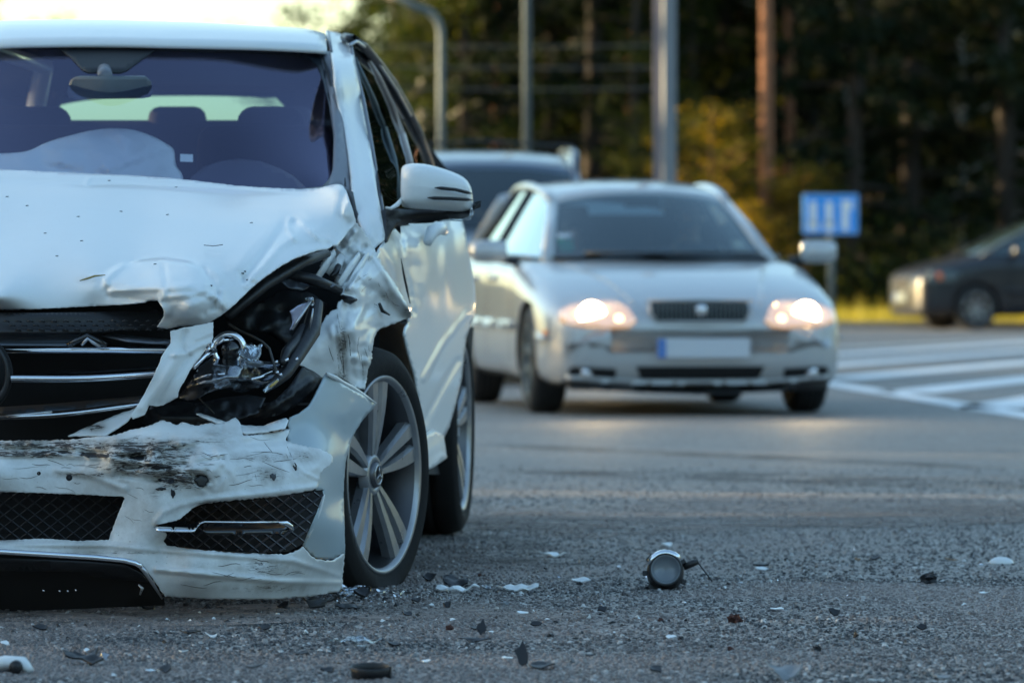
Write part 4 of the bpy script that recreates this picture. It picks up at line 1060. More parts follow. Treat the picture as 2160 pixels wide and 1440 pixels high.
# ---- grille
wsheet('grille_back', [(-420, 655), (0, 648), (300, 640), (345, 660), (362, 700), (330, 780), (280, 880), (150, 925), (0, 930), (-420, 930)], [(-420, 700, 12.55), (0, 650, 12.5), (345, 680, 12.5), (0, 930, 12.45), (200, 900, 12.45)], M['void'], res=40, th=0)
wsheet('grille_surround', [(-420, 658), (0, 660), (200, 658), (330, 652), (348, 668), (342, 690), (200, 700), (0, 702), (-420, 700)], [(0, 660, 12.30), (340, 670, 12.34), (0, 700, 12.27), (-420, 680, 12.42), (200, 680, 12.29)], M['black'], res=10, th=.004, dents=[('c', [(-400, 672), (0, 672), (330, 664)], 6, .014)])
dots = MB()
for r_ in range(3):
    for i in range(14):
        dots.tube([P(8 + i * 25 + r_ * 12, 678 + r_ * 9, 12.266), P(14 + i * 25 + r_ * 12, 676 + r_ * 9, 12.262), P(20 + i * 25 + r_ * 12, 679 + r_ * 9, 12.266)], [.0015, .003, .0015], 5)
tag(dots.build('grille_mesh', M['black'], wreck, org=WO), kind='stuff')
dk = flat('grille_satin', (.10, .115, .14), .3, .5)
def slat(y0, y1, y2, x0, x1, Y0, Y1, h, mat=None):
    pts = [(x0, y0, Y0), ((x0 + x1) / 2, y1, (Y0 + Y1) / 2 - .02), (x1, y2, Y1)]
    c = catmull(pts, 14)
    a = MB()
    prof = [(0, .045, 1), (0, -.002, 1.15), (-.010, -.010, .5), (-.012, 0, -1.2), (0, .01, -2.2), (0, .05, -2)]
    G_ = []
    for p in c:
        w = P(*p)
        G_.append([tuple(w + Vector((0, dy - .01, dz * h))) for _, dy, dz in [(0, .05, 1.6), (0, .005, .9), (0, -.006, .6), (0, -.006, -.5), (0, .004, -1.4), (0, .05, -1.3)]])
    a.grid(np.array(G_).transpose(1, 0, 2))
    return a.build('grille_slat', mat or M['chrome'], wreck, org=WO)
slat(731, 737, 737, -420, 361, 12.42, 12.27, .007)
slat(797, 797, 787, 24, 337, 12.22, 12.27, .007)
slat(880, 874, 852, -60, 300, 12.26, 12.28, .005)
wtube('broken_slat', [(-10, 878, 12.24), (60, 874, 12.24), (110, 868, 12.24)], [.004, .005, .003], M['chromedirty'])
for (a, b, c_) in (([(-300, 705), (0, 703), (170, 704), (160, 716), (140, 727), (0, 727), (-300, 720)], 12.34, 0), ([(215, 706), (260, 706), (310, 712), (361, 716), (361, 724), (320, 722), (270, 718), (232, 710)], 12.33, 0), ([(24, 790), (180, 783), (336, 774), (337, 786), (180, 793), (24, 797)], 12.33, 0), ([(0, 858), (100, 852), (280, 836), (302, 834), (300, 850), (100, 870), (0, 876)], 12.33, 0)):
    wsheet('grille_fin', a, [(a[0][0], a[0][1], b), (a[2][0], a[2][1], b), (a[-1][0], a[-1][1], b - .03), (a[3][0], a[3][1], b - .03)], dk, res=14, th=.004)
wtube('grille_arch', [(142, 728, 12.26), (165, 717, 12.26), (184, 708, 12.26), (200, 716, 12.26), (225, 729, 12.26)], .006, M['blackgloss'])
wtube('grille_arch', [(172, 728, 12.25), (185, 714, 12.25), (196, 722, 12.25), (212, 732, 12.25)], .004, M['chromedirty'])
em = MB().lathe([(-.006, .078), (-.012, .084), (-.006, .090), (.006, .088), (.006, .080), ], 64, axis='y', c=tuple(P(-62, 790, 12.2)), close=True)
em.build('emblem_ring', M['black'], wreck, org=WO)
em = MB(); ce = P(-62, 790, 12.2)
for a in (90, 210, 330):
    em.tube([ce, ce + Vector((.078 * math.cos(R(a)), 0, .078 * math.sin(R(a))))], [.010, .002], 6)
em.build('emblem_star', M['chrome'], wreck, org=WO)
MB().lathe([(.02, .001), (.02, .092), (.03, .094), (.06, .08)], 48, axis='y', c=tuple(ce)).build('emblem_backing', M['void'], wreck, org=WO)

# ---- bumper
bump_out = [(-700, 935), (-400, 930), (0, 929), (80, 928), (140, 927), (200, 921), (245, 917), (262, 910), (285, 904), (308, 899), (325, 893), (342, 886), (356, 889), (372, 896), (384, 890), (398, 893), (415, 897), (438, 893), (462, 893), (478, 889), (487, 884), (497, 880), (503, 886), (508, 898), (514, 918), (530, 917), (560, 913), (590, 909), (607, 904), (612, 905), (607, 918), (603, 929), (616, 934), (640, 940), (668, 944), (690, 952), (701, 962), (703, 974), (694, 984), (683, 990), (676, 1002), (672, 1016), (669, 1030),
            (660, 1034), (600, 1044), (520, 1053), (460, 1058), (428, 1063), (405, 1072), (390, 1086), (372, 1098), (352, 1102), (330, 1106), (323, 1113), (340, 1116), (352, 1128), (345, 1140), (352, 1150), (400, 1157), (480, 1164), (560, 1168), (606, 1168), (630, 1160), (640, 1152), (652, 1166), (666, 1178), (690, 1183), (708, 1180), (727, 1168), (724, 1200), (722, 1238), (715, 1247), (690, 1252), (640, 1259), (580, 1263), (500, 1264), (420, 1262), (348, 1258), (330, 1232), (314, 1208), (300, 1194), (282, 1184), (240, 1176), (160, 1170), (80, 1164), (0, 1160), (-400, 1158), (-690, 1180)]
bump_ctl = [(-700, 940, 12.9), (-690, 1170, 12.9), (-400, 935, 12.25), (-400, 1000, 12.12), (-400, 1150, 12.08), (0, 929, 12.12), (0, 1000, 12.02), (0, 1035, 12.04), (0, 1140, 12.04), (0, 1160, 11.98), (250, 917, 12.12), (250, 960, 12.02), (250, 1040, 12.02), (230, 1140, 12.02), (280, 1180, 11.97),
            (450, 893, 12.20), (450, 960, 12.04), (430, 1062, 12.02), (340, 1110, 11.98), (350, 1150, 12.0), (400, 1200, 11.94), (400, 1262, 12.02), (400, 1225, 11.95), (600, 905, 12.32), (600, 990, 12.16), (660, 1034, 12.24), (700, 965, 12.36), (560, 1168, 12.10), (560, 1200, 12.06), (580, 1263, 12.14), (690, 1183, 12.36), (722, 1200, 12.62), (718, 1245, 12.62), (640, 1259, 12.30), (640, 1230, 12.24)]
bump_dents = [('c', [(-300, 940), (0, 945), (120, 950), (240, 958), (300, 965)], 9, -.020), ('c', [(0, 960), (120, 958), (220, 966), (320, 975), (400, 990)], 9, .014), ('c', [(120, 990), (200, 1005), (262, 1030)], 12, .010),
              ('c', [(230, 960), (300, 950), (380, 935)], 11, .022), ('c', [(260, 985), (330, 985), (420, 975), (470, 965)], 8, -.018), ('c', [(250, 1000), (330, 1010), (370, 1000)], 11, -.02), ('c', [(372, 1006), (420, 1012), (440, 1025)], 8, .018),
              ('c', [(380, 938), (450, 920), (520, 922), (605, 910)], 7, .010), ('c', [(385, 945), (500, 935), (600, 932)], 10, -.010), ('c', [(470, 895), (465, 915), (505, 925)], 7, -.012), ('c', [(455, 945), (470, 980)], 6, .008),
              ('g', 425, 1012, 14, 12, -.03), ('g', 320, 960, 60, 22, .018), ('c', [(610, 945), (612, 975), (625, 1000)], 5, -.010), ('c', [(600, 960), (640, 995), (670, 1010)], 5, .008), ('c', [(345, 1160), (500, 1172), (620, 1182), (722, 1215)], 9, .014), ('c', [(330, 1200), (450, 1212), (600, 1226), (722, 1228)], 9, .020), ('c', [(0, 1147), (230, 1150), (330, 1160)], 8, .012),
              ('c', [(330, 1100), (345, 1080), (380, 1065), (440, 1052), (560, 1040), (668, 1026)], 10, .014),
              ('n', 330, 960, 190, 48, .006, 30), ('n', 400, 1010, 90, 30, .006, 18), ('n', 500, 910, 110, 26, .006, 26), ('n', 640, 980, 50, 40, .004, 24), ('n', 100, 950, 160, 22, .004, 26), ('f', 330, 965, 180, 50, .022, 46), ('f', 420, 1010, 80, 34, .014, 22), ('f', 520, 920, 110, 30, .006, 44), ('f', 100, 948, 180, 22, .006, 34), ('f', 650, 985, 50, 40, .005, 40)]
bump_dirt_shade = [(120, 940, 180, 16, .85), (300, 950, 120, 30, .9), (300, 985, 120, 22, .8), (380, 1010, 70, 26, .85), (425, 1012, 16, 14, 1.3), (560, 965, 130, 16, .42), (60, 958, 120, 8, 1.), (330, 1040, 30, 30, .4), (470, 930, 40, 30, .35), (420, 1190, 120, 20, .35), (560, 1200, 100, 22, .45), (620, 1000, 40, 30, .2), (0, 1000, 400, 60, .10), (240, 1100, 60, 60, .15), (555, 1195, 60, 30, .5), (460, 915, 60, 20, .35), (250, 1110, 700, 190, .30), (200, 1000, 150, 14, .5), (560, 1000, 80, 30, .44), (640, 962, 40, 20, .45), (470, 1060, 100, 10, .5), (560, 1240, 150, 14, .45), (240, 1165, 200, 8, .46), (430, 930, 90, 12, .46), (120, 1075, 30, 60, .2)]  # besides grime, the broad blob paints shade over the lower bumper
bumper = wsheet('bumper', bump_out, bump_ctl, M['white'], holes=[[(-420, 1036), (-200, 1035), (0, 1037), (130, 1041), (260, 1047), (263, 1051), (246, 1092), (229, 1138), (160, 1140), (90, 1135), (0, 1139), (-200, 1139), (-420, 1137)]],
                res=4.5, th=.004, dents=bump_dents, jag=1.4, dirt=bump_dirt_shade)
for x, y, r_ in ((146, 1007, .007), (82, 998, .0042)):
    MB().lathe([(-.004, .0005), (-.004, r_), (.004, r_)], 20, axis='y', c=tuple(P(x, y, 12.01))).build('sensor_hole', M['void'], bumper, org=WO)
for x, y, w, h in ((425, 1013, 17, 13), (355, 1012, 18, 6), (333, 985, 26, 5), (300, 966, 30, 4), (340, 1030, 12, 4), (365, 1040, 5, 10), (130, 953, 50, 3), (190, 958, 26, 4), (230, 960, 30, 3), (622, 985, 5, 8), (577, 1005, 7, 7)):
    rr = random.Random(x)
    o_ = [(x + w * (1 + rr.uniform(-.45, .3)) * math.cos(t), y + h * (1 + rr.uniform(-.5, .35)) * math.sin(t)) for t in np.linspace(0, 2 * math.pi, 15)[:-1]]
    b = tps(bump_ctl); bb = [(px, py, float(b([(px, py)])[0] - dent_field(np.array([[px, py]], float), bump_dents)[0]) - .002) for px, py in ((x - w, y), (x + w, y), (x, y - h), (x, y + h))]
    wsheet('gouge', o_, bb, M['black'], bumper, res=4, th=.001, jag=1)
# long scrape lines running along the bumper
def scratches(name, ctl, dents, spots, mat, parent, seed):
    q_ = np.random.default_rng(seed); f = tps(ctl); b = MB()
    for cx, cy, rx, ry, n, ang, ln in spots:
        for i in range(int(n * .55)):
            x, y = q_.normal(cx, rx), q_.normal(cy, ry); a = R(ang + q_.normal(0, 9)); l = ln * q_.uniform(.3, 1.3)
            t = np.linspace(-.5, .5, 6)
            p = np.stack([x + l * t * math.cos(a), y + l * t * math.sin(a) + 6 * np.sin(t * 5 + i) * q_.uniform(0, .5)], 1)
            if not inside(p, [(a_, b_) for a_, b_ in bump_out] if parent is bumper else [(a_, b_) for a_, b_ in fen_out]).all(): continue
            if parent is bumper and (inside(p, fog_q).any() or inside(p, lgr_q).any()): continue
            yy = f(p) - dent_field(p, dents) - .0004
            r = q_.uniform(.0003, .0008)
            b.tube([P(u, v, w) for (u, v), w in zip(p, yy)], [r * .3, r, r, r, r, r * .3], 4, False)
    return tag(b.build(name, mat, parent, org=WO), kind='stuff')
fog_q = [(325, 1104), (378, 1092), (400, 1068), (430, 1060), (560, 1045), (684, 1030), (650, 1125), (608, 1168), (352, 1155)]
lgr_q = [(-420, 1030), (266, 1042), (230, 1142), (-420, 1142)]
scratches('scratch_marks', bump_ctl, bump_dents, [(280, 965, 150, 26, 70, 4, 60), (420, 1000, 60, 26, 26, 10, 40), (520, 960, 90, 24, 26, -6, 50), (120, 1010, 120, 20, 20, 8, 40), (460, 1215, 160, 18, 34, 5, 46), (620, 980, 40, 30, 14, 60, 30), (100, 945, 120, 10, 26, 1, 60), (280, 1090, 20, 40, 12, 20, 24)], flat('scratch_grey', (.09, .08, .07), .8), bumper, 11)
scratches('scratch_marks', fen_ctl, fen_dents, [(725, 740, 14, 40, 22, 80, 46), (820, 625, 18, 20, 12, 50, 24), (750, 590, 30, 30, 14, -50, 30), (775, 770, 8, 30, 12, 80, 30)], flat('scratch_grey_wing', (.09, .08, .07), .8), fender, 12)
# separate fender corner flap
flap_out = [(689, 787), (695, 790), (701, 795), (712, 800), (722, 809), (740, 820), (760, 830), (778, 842), (793, 851), (788, 862), (776, 873), (764, 888), (752, 906), (742, 926), (735, 948), (729, 975), (726, 1010), (725, 1050), (727, 1100), (728, 1168), (716, 1170), (705, 1178), (690, 1180), (666, 1176), (652, 1166), (641, 1150), (650, 1124), (662, 1090), (676, 1050), (684, 1032), (668, 1034), (655, 1000), (640, 960), (610, 935), (607, 918), (612, 904), (608, 896), (613, 880), (632, 872), (652, 856), (664, 836), (676, 812)]
flap_ctl = [(690, 787, 12.60), (793, 851, 12.98), (742, 926, 12.80), (725, 1050, 12.72), (727, 1168, 12.70), (642, 1150, 12.40), (684, 1032, 12.46), (610, 925, 12.42), (610, 890, 12.44), (664, 836, 12.52), (690, 960, 12.50), (700, 1100, 12.52), (720, 870, 12.66)]
wsheet('fender_flap', flap_out, flap_ctl, M['flap_skin'], res=6, th=.004, jag=.5, dents=[('c', [(742, 850), (730, 880), (728, 905)], 10, .006), ('c', [(760, 890), (735, 950), (727, 1050), (727, 1165)], 8, .014), ('n', 700, 900, 90, 90, .003, 70)], dirt=[(700, 1010, 40, 80, .12)])
wtube('torn_edge', [(690, 788, 12.58), (706, 796, 12.63), (722, 806, 12.70), (742, 817, 12.78), (768, 834, 12.88), (793, 850, 12.96)], [.004, .006, .005, .006, .005, .002], M['white'])
wtube('torn_edge', [(684, 1042, 12.42), (676, 1072, 12.42), (662, 1105, 12.41), (650, 1132, 12.39)], [.002, .004, .005, .003], M['white'])
for x, y in ((706, 799), (750, 824), (757, 829)):
    wtube('clip_slot', [(x - 5, y - 2, 12.64 + (x - 706) * .004), (x + 5, y + 3, 12.66 + (x - 706) * .004)], .0028, M['void'], None, 6)

# ---- fog lamp intake, lower grille, chrome
def lattice(name, poly, Y0, step, mat, rad=.0016, ang=(38, -38), parent=None):
    b = MB(); poly = np.array(poly, float); c = poly.mean(0); L = np.abs(poly - c).max() * 1.6
    f = tps(Y0)
    for a in ang:
        d = np.array([math.cos(R(a)), math.sin(R(a))]); n_ = np.array([-d[1], d[0]])
        for s_ in np.arange(-L, L, step):
            t = np.arange(-L, L, 7.); q = c + n_ * s_ + d * t[:, None]
            ins = inside(q, poly); run = []
            for i in range(len(q) + 1):
                if i < len(q) and ins[i]: run.append(q[i])
                else:
                    if len(run) > 2:
                        rq = run[::3] + [run[-1]]
                        yy = f(np.array(rq))
                        b.tube([P(p[0], p[1], y) for p, y in zip(rq, yy)], rad, 4, False)
                    run = []
    return tag(b.build(name, mat, parent or wreck, org=WO, smooth=False), kind='stuff')
fog = [(336, 1118), (350, 1104), (378, 1096), (400, 1072), (430, 1064), (560, 1049), (680, 1034), (682, 1042), (668, 1080), (650, 1122), (640, 1146), (608, 1163), (560, 1166), (440, 1160), (352, 1150), (342, 1136)]
fogY = [(336, 1118, 12.10), (680, 1034, 12.36), (640, 1146, 12.30), (430, 1064, 12.14), (352, 1150, 12.10), (560, 1166, 12.2)]
wsheet('fog_lamp_pocket', [(x, y) for x, y in fog], [(a, b, c + .05) for a, b, c in fogY], M['void'], res=20, th=0)
lattice('fog_lamp_mesh', fog, [(a, b, c + .012) for a, b, c in fogY], 19, flat('mesh_plastic', (.02, .02, .026), .45), .003)
lgr = [(-420, 1030), (0, 1032), (268, 1042), (235, 1142), (0, 1143), (-420, 1142)]
wsheet('lower_grille_back', lgr, [(-420, 1030, 12.4), (0, 1032, 12.2), (268, 1042, 12.15), (0, 1140, 12.2)], M['void'], res=60, th=0)
lattice('lower_grille_mesh', lgr, [(-420, 1030, 12.2), (0, 1032, 12.09), (268, 1042, 12.08), (0, 1140, 12.08)], 20, M['black'], .0022)
ft = wsheet('fog_lamp_trim', [(326, 1112), (336, 1105), (360, 1098), (410, 1098), (425, 1098), (421, 1107), (410, 1118), (380, 1118), (332, 1117)], [(326, 1112, 11.95), (420, 1112, 11.98), (360, 1098, 12.06)], M['chrome'], res=7, th=.004, dents=[('c', [(330, 1108), (412, 1108), (424, 1100)], 5, .012)])
wtube('trim_line', [(420, 1104, 12.03), (432, 1100, 12.03), (520, 1101, 12.07), (590, 1101, 12.12)], [.003, .0022, .0022, .003], M['chrome'], ft)
wtube('trim_line', [(588, 1101, 12.11), (603, 1103, 12.12), (613, 1110, 12.14), (617, 1117, 12.16)], [.003, .006, .006, .004], M['chrome'], ft)
wsheet('fog_lamp', [(430, 1104), (590, 1104), (612, 1114), (600, 1124), (440, 1126), (425, 1118)], [(430, 1104, 12.06), (600, 1110, 12.14), (440, 1124, 12.05)], M['blackgloss'], res=16, th=.004)
wsheet('skirt_shade_back', [(-420, 1160), (0, 1166), (240, 1180), (296, 1196), (322, 1225), (346, 1262), (348, 1276), (0, 1290), (-420, 1290)], [(-420, 1170, 12.25), (0, 1166, 12.12), (346, 1262, 12.1), (0, 1290, 12.25)], M['void'], res=50, th=0)  # dark sheet standing in for the underbody and the shade beneath it
wsheet('skirt_panel', [(-300, 1176), (0, 1178), (180, 1186), (260, 1192), (300, 1212), (312, 1228), (200, 1216), (170, 1205), (0, 1203), (-300, 1203)], [(0, 1178, 12.02), (300, 1210, 12.03), (0, 1203, 12.06)], M['black'], res=14, th=.004)
wtube('skirt_trim', [(-500, 1166, 12.0), (-200, 1160, 11.95), (0, 1163, 11.94), (100, 1169, 11.93), (200, 1175, 11.93), (262, 1181, 11.93), (286, 1187, 11.93), (300, 1196, 11.93)], [.006] * 8, M['chrome'])
wtube('skirt_trim', [(296, 1192, 11.93), (306, 1206, 11.935), (322, 1230, 11.95), (342, 1262, 11.98)], [.006, .005, .004, .002], M['chromedirty'])
for x, y in ((92, 1245), (126, 1246), (143, 1246), (160, 1244)):
    wtube('bolt', [(x - 2, y, 12.08), (x + 2, y, 12.08)], .0025, M['chrome'], None, 8)
wtube('hanging_scrap', [(295, 1254, 12.0), (300, 1240, 12.0), (292, 1232, 12.0)], [.002, .004, .002], M['chromedirty'], None, 7)

# ---- wing mirror
mc = []
secs = [(845, 352, 438, .05), (848, 347, 439, .075), (862, 344, 440, .10), (893, 344, 442, .115), (925, 352, 444, .115), (955, 362, 446, .11), (980, 373, 448, .10), (993, 388, 449, .08), (998, 408, 448, .05)]
for i, (x, yt, yb, dp) in enumerate(secs):
    ring = []
    yc, hh = (yt + yb) / 2, (yb - yt) / 2
    shr = (.80, .95, 1, 1, 1, 1, 1, .95, .78)[i]
    for t in np.linspace(0, 2 * math.pi, 29)[:-1]:
        cx, sy = math.cos(t), math.sin(t)
        sy2 = math.copysign(abs(sy) ** .55, sy); cx2 = math.copysign(abs(cx) ** .6, cx)
        Y = 13.62 + (x - 845) * .0005 + (-dp * cx2 if cx > 0 else -.02 * cx2)
        p = P(x, yc - hh * shr * sy2, Y)
        ring.append(tuple(p))
    mc.append(ring + [ring[0]])
mm = MB().grid(np.array(mc))
mm.f += [[0 + k for k in range(28)][::-1], [(len(secs) - 1) * 29 + k for k in range(28)]]
mir = mm.build('wing_mirror', M['white'], wreck, org=WO)
sub = mir.modifiers.new('smooth', 'SUBSURF'); sub.levels = sub.render_levels = 1
for q in ([(917, 396, 13.528), (930, 397, 13.531), (960, 400, 13.540), (985, 406, 13.56), (993, 408, 13.59)], [(902, 417, 13.525), (915, 418, 13.527), (950, 419, 13.535), (985, 421, 13.56), (994, 422, 13.59)]):
    wtube('indicator_slot', q, [(.0012, .004), (.0045, .006), (.0045, .006), (.0045, .006), (.002, .006)], M['black'], mir, 8)
wsheet('mirror_foot', [(815, 440), (830, 439), (850, 441), (900, 443), (980, 447), (992, 452), (988, 460), (970, 463), (930, 464), (880, 466), (855, 468), (840, 472), (828, 486), (818, 510), (812, 512), (812, 480)], [(815, 440, 13.55), (990, 450, 13.60), (815, 505, 13.42), (850, 468, 13.62), (980, 463, 13.66)], M['black'], mir, res=8, th=.05, dents=[('c', [(830, 452), (980, 455)], 10, .012)])
wtube('mirror_foot_trim', [(928, 466, 13.6), (950, 463, 13.58), (975, 464, 13.58), (990, 460, 13.58), (996, 450, 13.58), (994, 440, 13.6)], [.002, .003, .004, .005, .005, .004], M['clear'], mir)
wtube('mirror_foot_trim', [(814, 438, 13.5), (824, 440, 13.49), (838, 432, 13.52), (848, 420, 13.58)], [.003, .004, .006, .005], M['white'], mir)

# ---- cabin contents
def rounded(c, d, name, mat, parent, bev=.04):
    o = MB().box(c, d).build(name, mat, parent, True, org=WO); bevel(o, bev, 4); return o
for cx, nm in ((20, 0), (590, 1)):
    s = MB().box(P(cx, 400, 14.95), (.46, .13, .36)).build('front_seat', M['seat'], wreck, org=WO); bevel(s, .05, 4)
    h = MB().box(P(cx + (40 if nm == 0 else -18), 272, 14.98), (.24 if nm == 0 else .19, .10, .125)).build('headrest', M['seat'], s, org=WO); bevel(h, .045, 4)
s = MB().box(P(390, 338, 16.2), (1.25, .16, .24)).build('rear_seat', M['seat'], wreck, org=WO); bevel(s, .05, 3)
for cx in (374, 600):
    h = MB().box(P(cx, 260, 16.18), (.175, .09, .10)).build('headrest', M['seat'], s, org=WO); bevel(h, .035, 3)
wsheet('dashboard', [(-480, 395), (0, 372), (380, 376), (690, 400), (700, 470), (-480, 470)], [(-480, 395, 13.9), (0, 374, 14.1), (690, 400, 13.9), (0, 470, 13.6)], M['cabin'], res=50, th=.02)
wsheet('instrument_cowl', [(388, 395), (405, 372), (430, 352), (465, 340), (505, 335), (550, 340), (590, 355), (620, 372), (648, 398), (600, 420), (450, 420)], [(388, 395, 13.75), (505, 338, 14.05), (648, 398, 13.75), (510, 400, 13.6)], flat('cowl_vinyl', (.07, .07, .10), .55), res=12, th=.01)
wsheet('side_panel', [(-420, 200), (-250, 140), (-235, 330), (-400, 420)], [(-420, 200, 14.3), (-250, 140, 16.5), (-235, 330, 16.8), (-400, 420, 14)], M['cabin'], res=60, th=0)
bag_out = [(-120, 330), (-40, 325), (20, 323), (60, 318), (95, 302), (140, 288), (190, 276), (235, 271), (280, 274), (320, 287), (345, 300), (366, 315), (369, 335), (373, 352), (383, 366), (382, 380), (330, 392), (200, 400), (0, 400), (-120, 400)]
wsheet('airbag', bag_out, [(-120, 330, 14.0), (0, 325, 14.0), (95, 302, 14.05), (235, 272, 14.1), (366, 315, 14.05), (383, 370, 13.85), (200, 340, 13.82), (0, 390, 13.75), (280, 330, 13.84)], M['airbag'], res=7, th=.004, curve=True,
       dents=[('c', [(235, 272), (285, 300), (320, 305), (345, 300)], 10, .02), ('c', [(95, 340), (180, 350), (240, 355), (300, 330), (366, 312)], 9, .024), ('c', [(130, 320), (180, 318), (225, 325), (260, 345)], 9, .020), ('c', [(90, 350), (160, 365), (250, 372)], 10, -.02), ('c', [(240, 300), (265, 330), (300, 322)], 14, -.022), ('c', [(60, 320), (120, 310), (190, 290), (260, 285)], 12, .016), ('n', 200, 330, 200, 60, .008, 50), ('f', 200, 330, 200, 70, .030, 64)])
wsheet('sensor_housing', [(118, 98), (338, 100), (318, 112), (290, 132), (268, 148), (255, 153), (185, 153), (172, 146), (150, 122)], [(a, b, c - .006) for a, b, c in scr_ctl], flat('frit_print', (.012, .014, .018), .55), res=10, th=.002)
rm = wsheet('rear_view_mirror', [(150, 168), (160, 162), (232, 160), (310, 163), (319, 172), (323, 195), (318, 205), (300, 208), (160, 210), (146, 207), (141, 197), (145, 178)], [(150, 168, 13.98), (319, 172, 13.98), (230, 185, 13.93), (145, 205, 13.99), (318, 205, 13.99)], flat('mirror_case', (.10, .12, .14), .35), res=10, th=.02)
wtube('stalk', [(220, 150, 14.1), (222, 165, 14.0)], .02, M['mirrorback'], rm)
wsheet('sticker', [(380, 325), (407, 326), (407, 342), (380, 341)], [(380, 325, 13.95), (407, 326, 13.95), (380, 341, 13.9)], M['airbag'], res=8, th=0)
# ================================================================ intact cars
def apply_mods(o):
    dg = bpy.context.evaluated_depsgraph_get()
    me = bpy.data.meshes.new_from_object(o.evaluated_get(dg))
    o.modifiers.clear(); old = o.data; o.data = me; bpy.data.meshes.remove(old)

def hull(name, parent, st, mat, arches, Rarch, L):
    """st: (y, half width, z bottom, z shoulder, z top)"""
    s = catmull(np.array(st, float), 46)
    s = s[np.argsort(s[:, 0])]
    V = []
    for y, w, zb, zs, zt in s:
        h = [(0, zb), (.55 * w, zb), (.90 * w, zb + .015), (.985 * w, zb + .08), (w, zb + .2), (1.0 * w, (zb + zs) * .5), (.992 * w, zs - .12), (.975 * w, zs - .045), (.93 * w, zs - .006), (.80 * w, zs + (zt - zs) * .40), (.55 * w, zs + (zt - zs) * .78), (.28 * w, zs + (zt - zs) * .95), (0, zt)]
        h = catmull(h, 34)
        ring = [(x, z) for x, z in h] + [(-x, z) for x, z in h[-2:0:-1]]
        V.append([(x, y, z) for x, z in ring])
    V = np.array(V); a, b = V.shape[:2]
    F = [[i * b + j, (i + 1) * b + j, (i + 1) * b + (j + 1) % b, i * b + (j + 1) % b] for i in range(a - 1) for j in range(b)]
    F += [list(range(b)), [(a - 1) * b + j for j in range(b)][::-1]]
    o = obj(name, V.reshape(-1, 3), F, [mat, M['void']], parent)
    for p in o.data.polygons: p.flip() if False else None
    cuts = []
    for y, z in arches:
        for sx in (-1, 1):
            c = MB().lathe([(sx * .55, .0005), (sx * .55, Rarch), (sx * 1.2, Rarch), (sx * 1.2, .0005)][::sx], 40, c=(0, y, z))
            cb = c.build('cutter', M['void'], parent); cuts.append(cb)
    bpy.context.view_layer.update()
    import bmesh
    for q in [o] + cuts:
        bm = bmesh.new(); bm.from_mesh(q.data); bmesh.ops.remove_doubles(bm, verts=bm.verts, dist=.0004); bmesh.ops.recalc_face_normals(bm, faces=bm.faces); bm.to_mesh(q.data); bm.free()
    for c in cuts:
        m = o.modifiers.new('b', 'BOOLEAN'); m.operation = 'DIFFERENCE'; m.object = c; m.solver = 'EXACT'
    apply_mods(o)
    for c in cuts: bpy.data.objects.remove(c)
    for p in o.data.polygons:
        c = p.center
        for y, z in arches:
            if abs(math.hypot(c.y - y, c.z - z)) < Rarch + .004 and abs(c.x) > .45: p.material_index = 1
        if p.normal.z < -.7: p.material_index = 1
    o.data.shade_smooth() if hasattr(o.data, 'shade_smooth') else None
    return o

def bvh_of(o):
    me = o.data
    me.calc_loop_triangles()
    return BVHTree.FromPolygons([v.co.copy() for v in me.vertices], [list(p.vertices) for p in me.polygons])

def decal(name, parent, bvh, outline, axis, mat, off=.006, th=.0, res=.035, holes=(), sign=1):
    """patch laid on the body: axis 'f' (outline x,z seen from the front), 's' (y,z from the side, sign = which), 't' (x,y from above)"""
    v, f = tri2d(np.array(outline) * 100, [np.array(h) * 100 for h in holes], res * 100)
    v = v / 100; W = []
    for a, b in v:
        if axis == 'f': o_, d = Vector((a, -3, b)), Vector((0, 1, 0))
        elif axis == 's': o_, d = Vector((3 * sign, a, b)), Vector((-sign, 0, 0))
        else: o_, d = Vector((a, b, 4)), Vector((0, 0, -1))
        h = bvh.ray_cast(o_, d)[0]
        if h is None: h = bvh.find_nearest(o_ + d * (3 if axis != 't' else 3.2))[0]; h = Vector((o_.x if d.x == 0 else h.x, o_.y if d.y == 0 else h.y, o_.z if d.z == 0 else h.z))
        W.append(tuple(h - d * off))
    flip = (axis == 'f') or (axis == 's' and sign > 0)
    F = f if not (axis == 's' and sign < 0) else f[:, ::-1]
    o = obj(name, W, F, mat, parent)
    if th: solid(o, th, 0)
    return o

def mirx(o): return [(-a, b) for a, b in o]

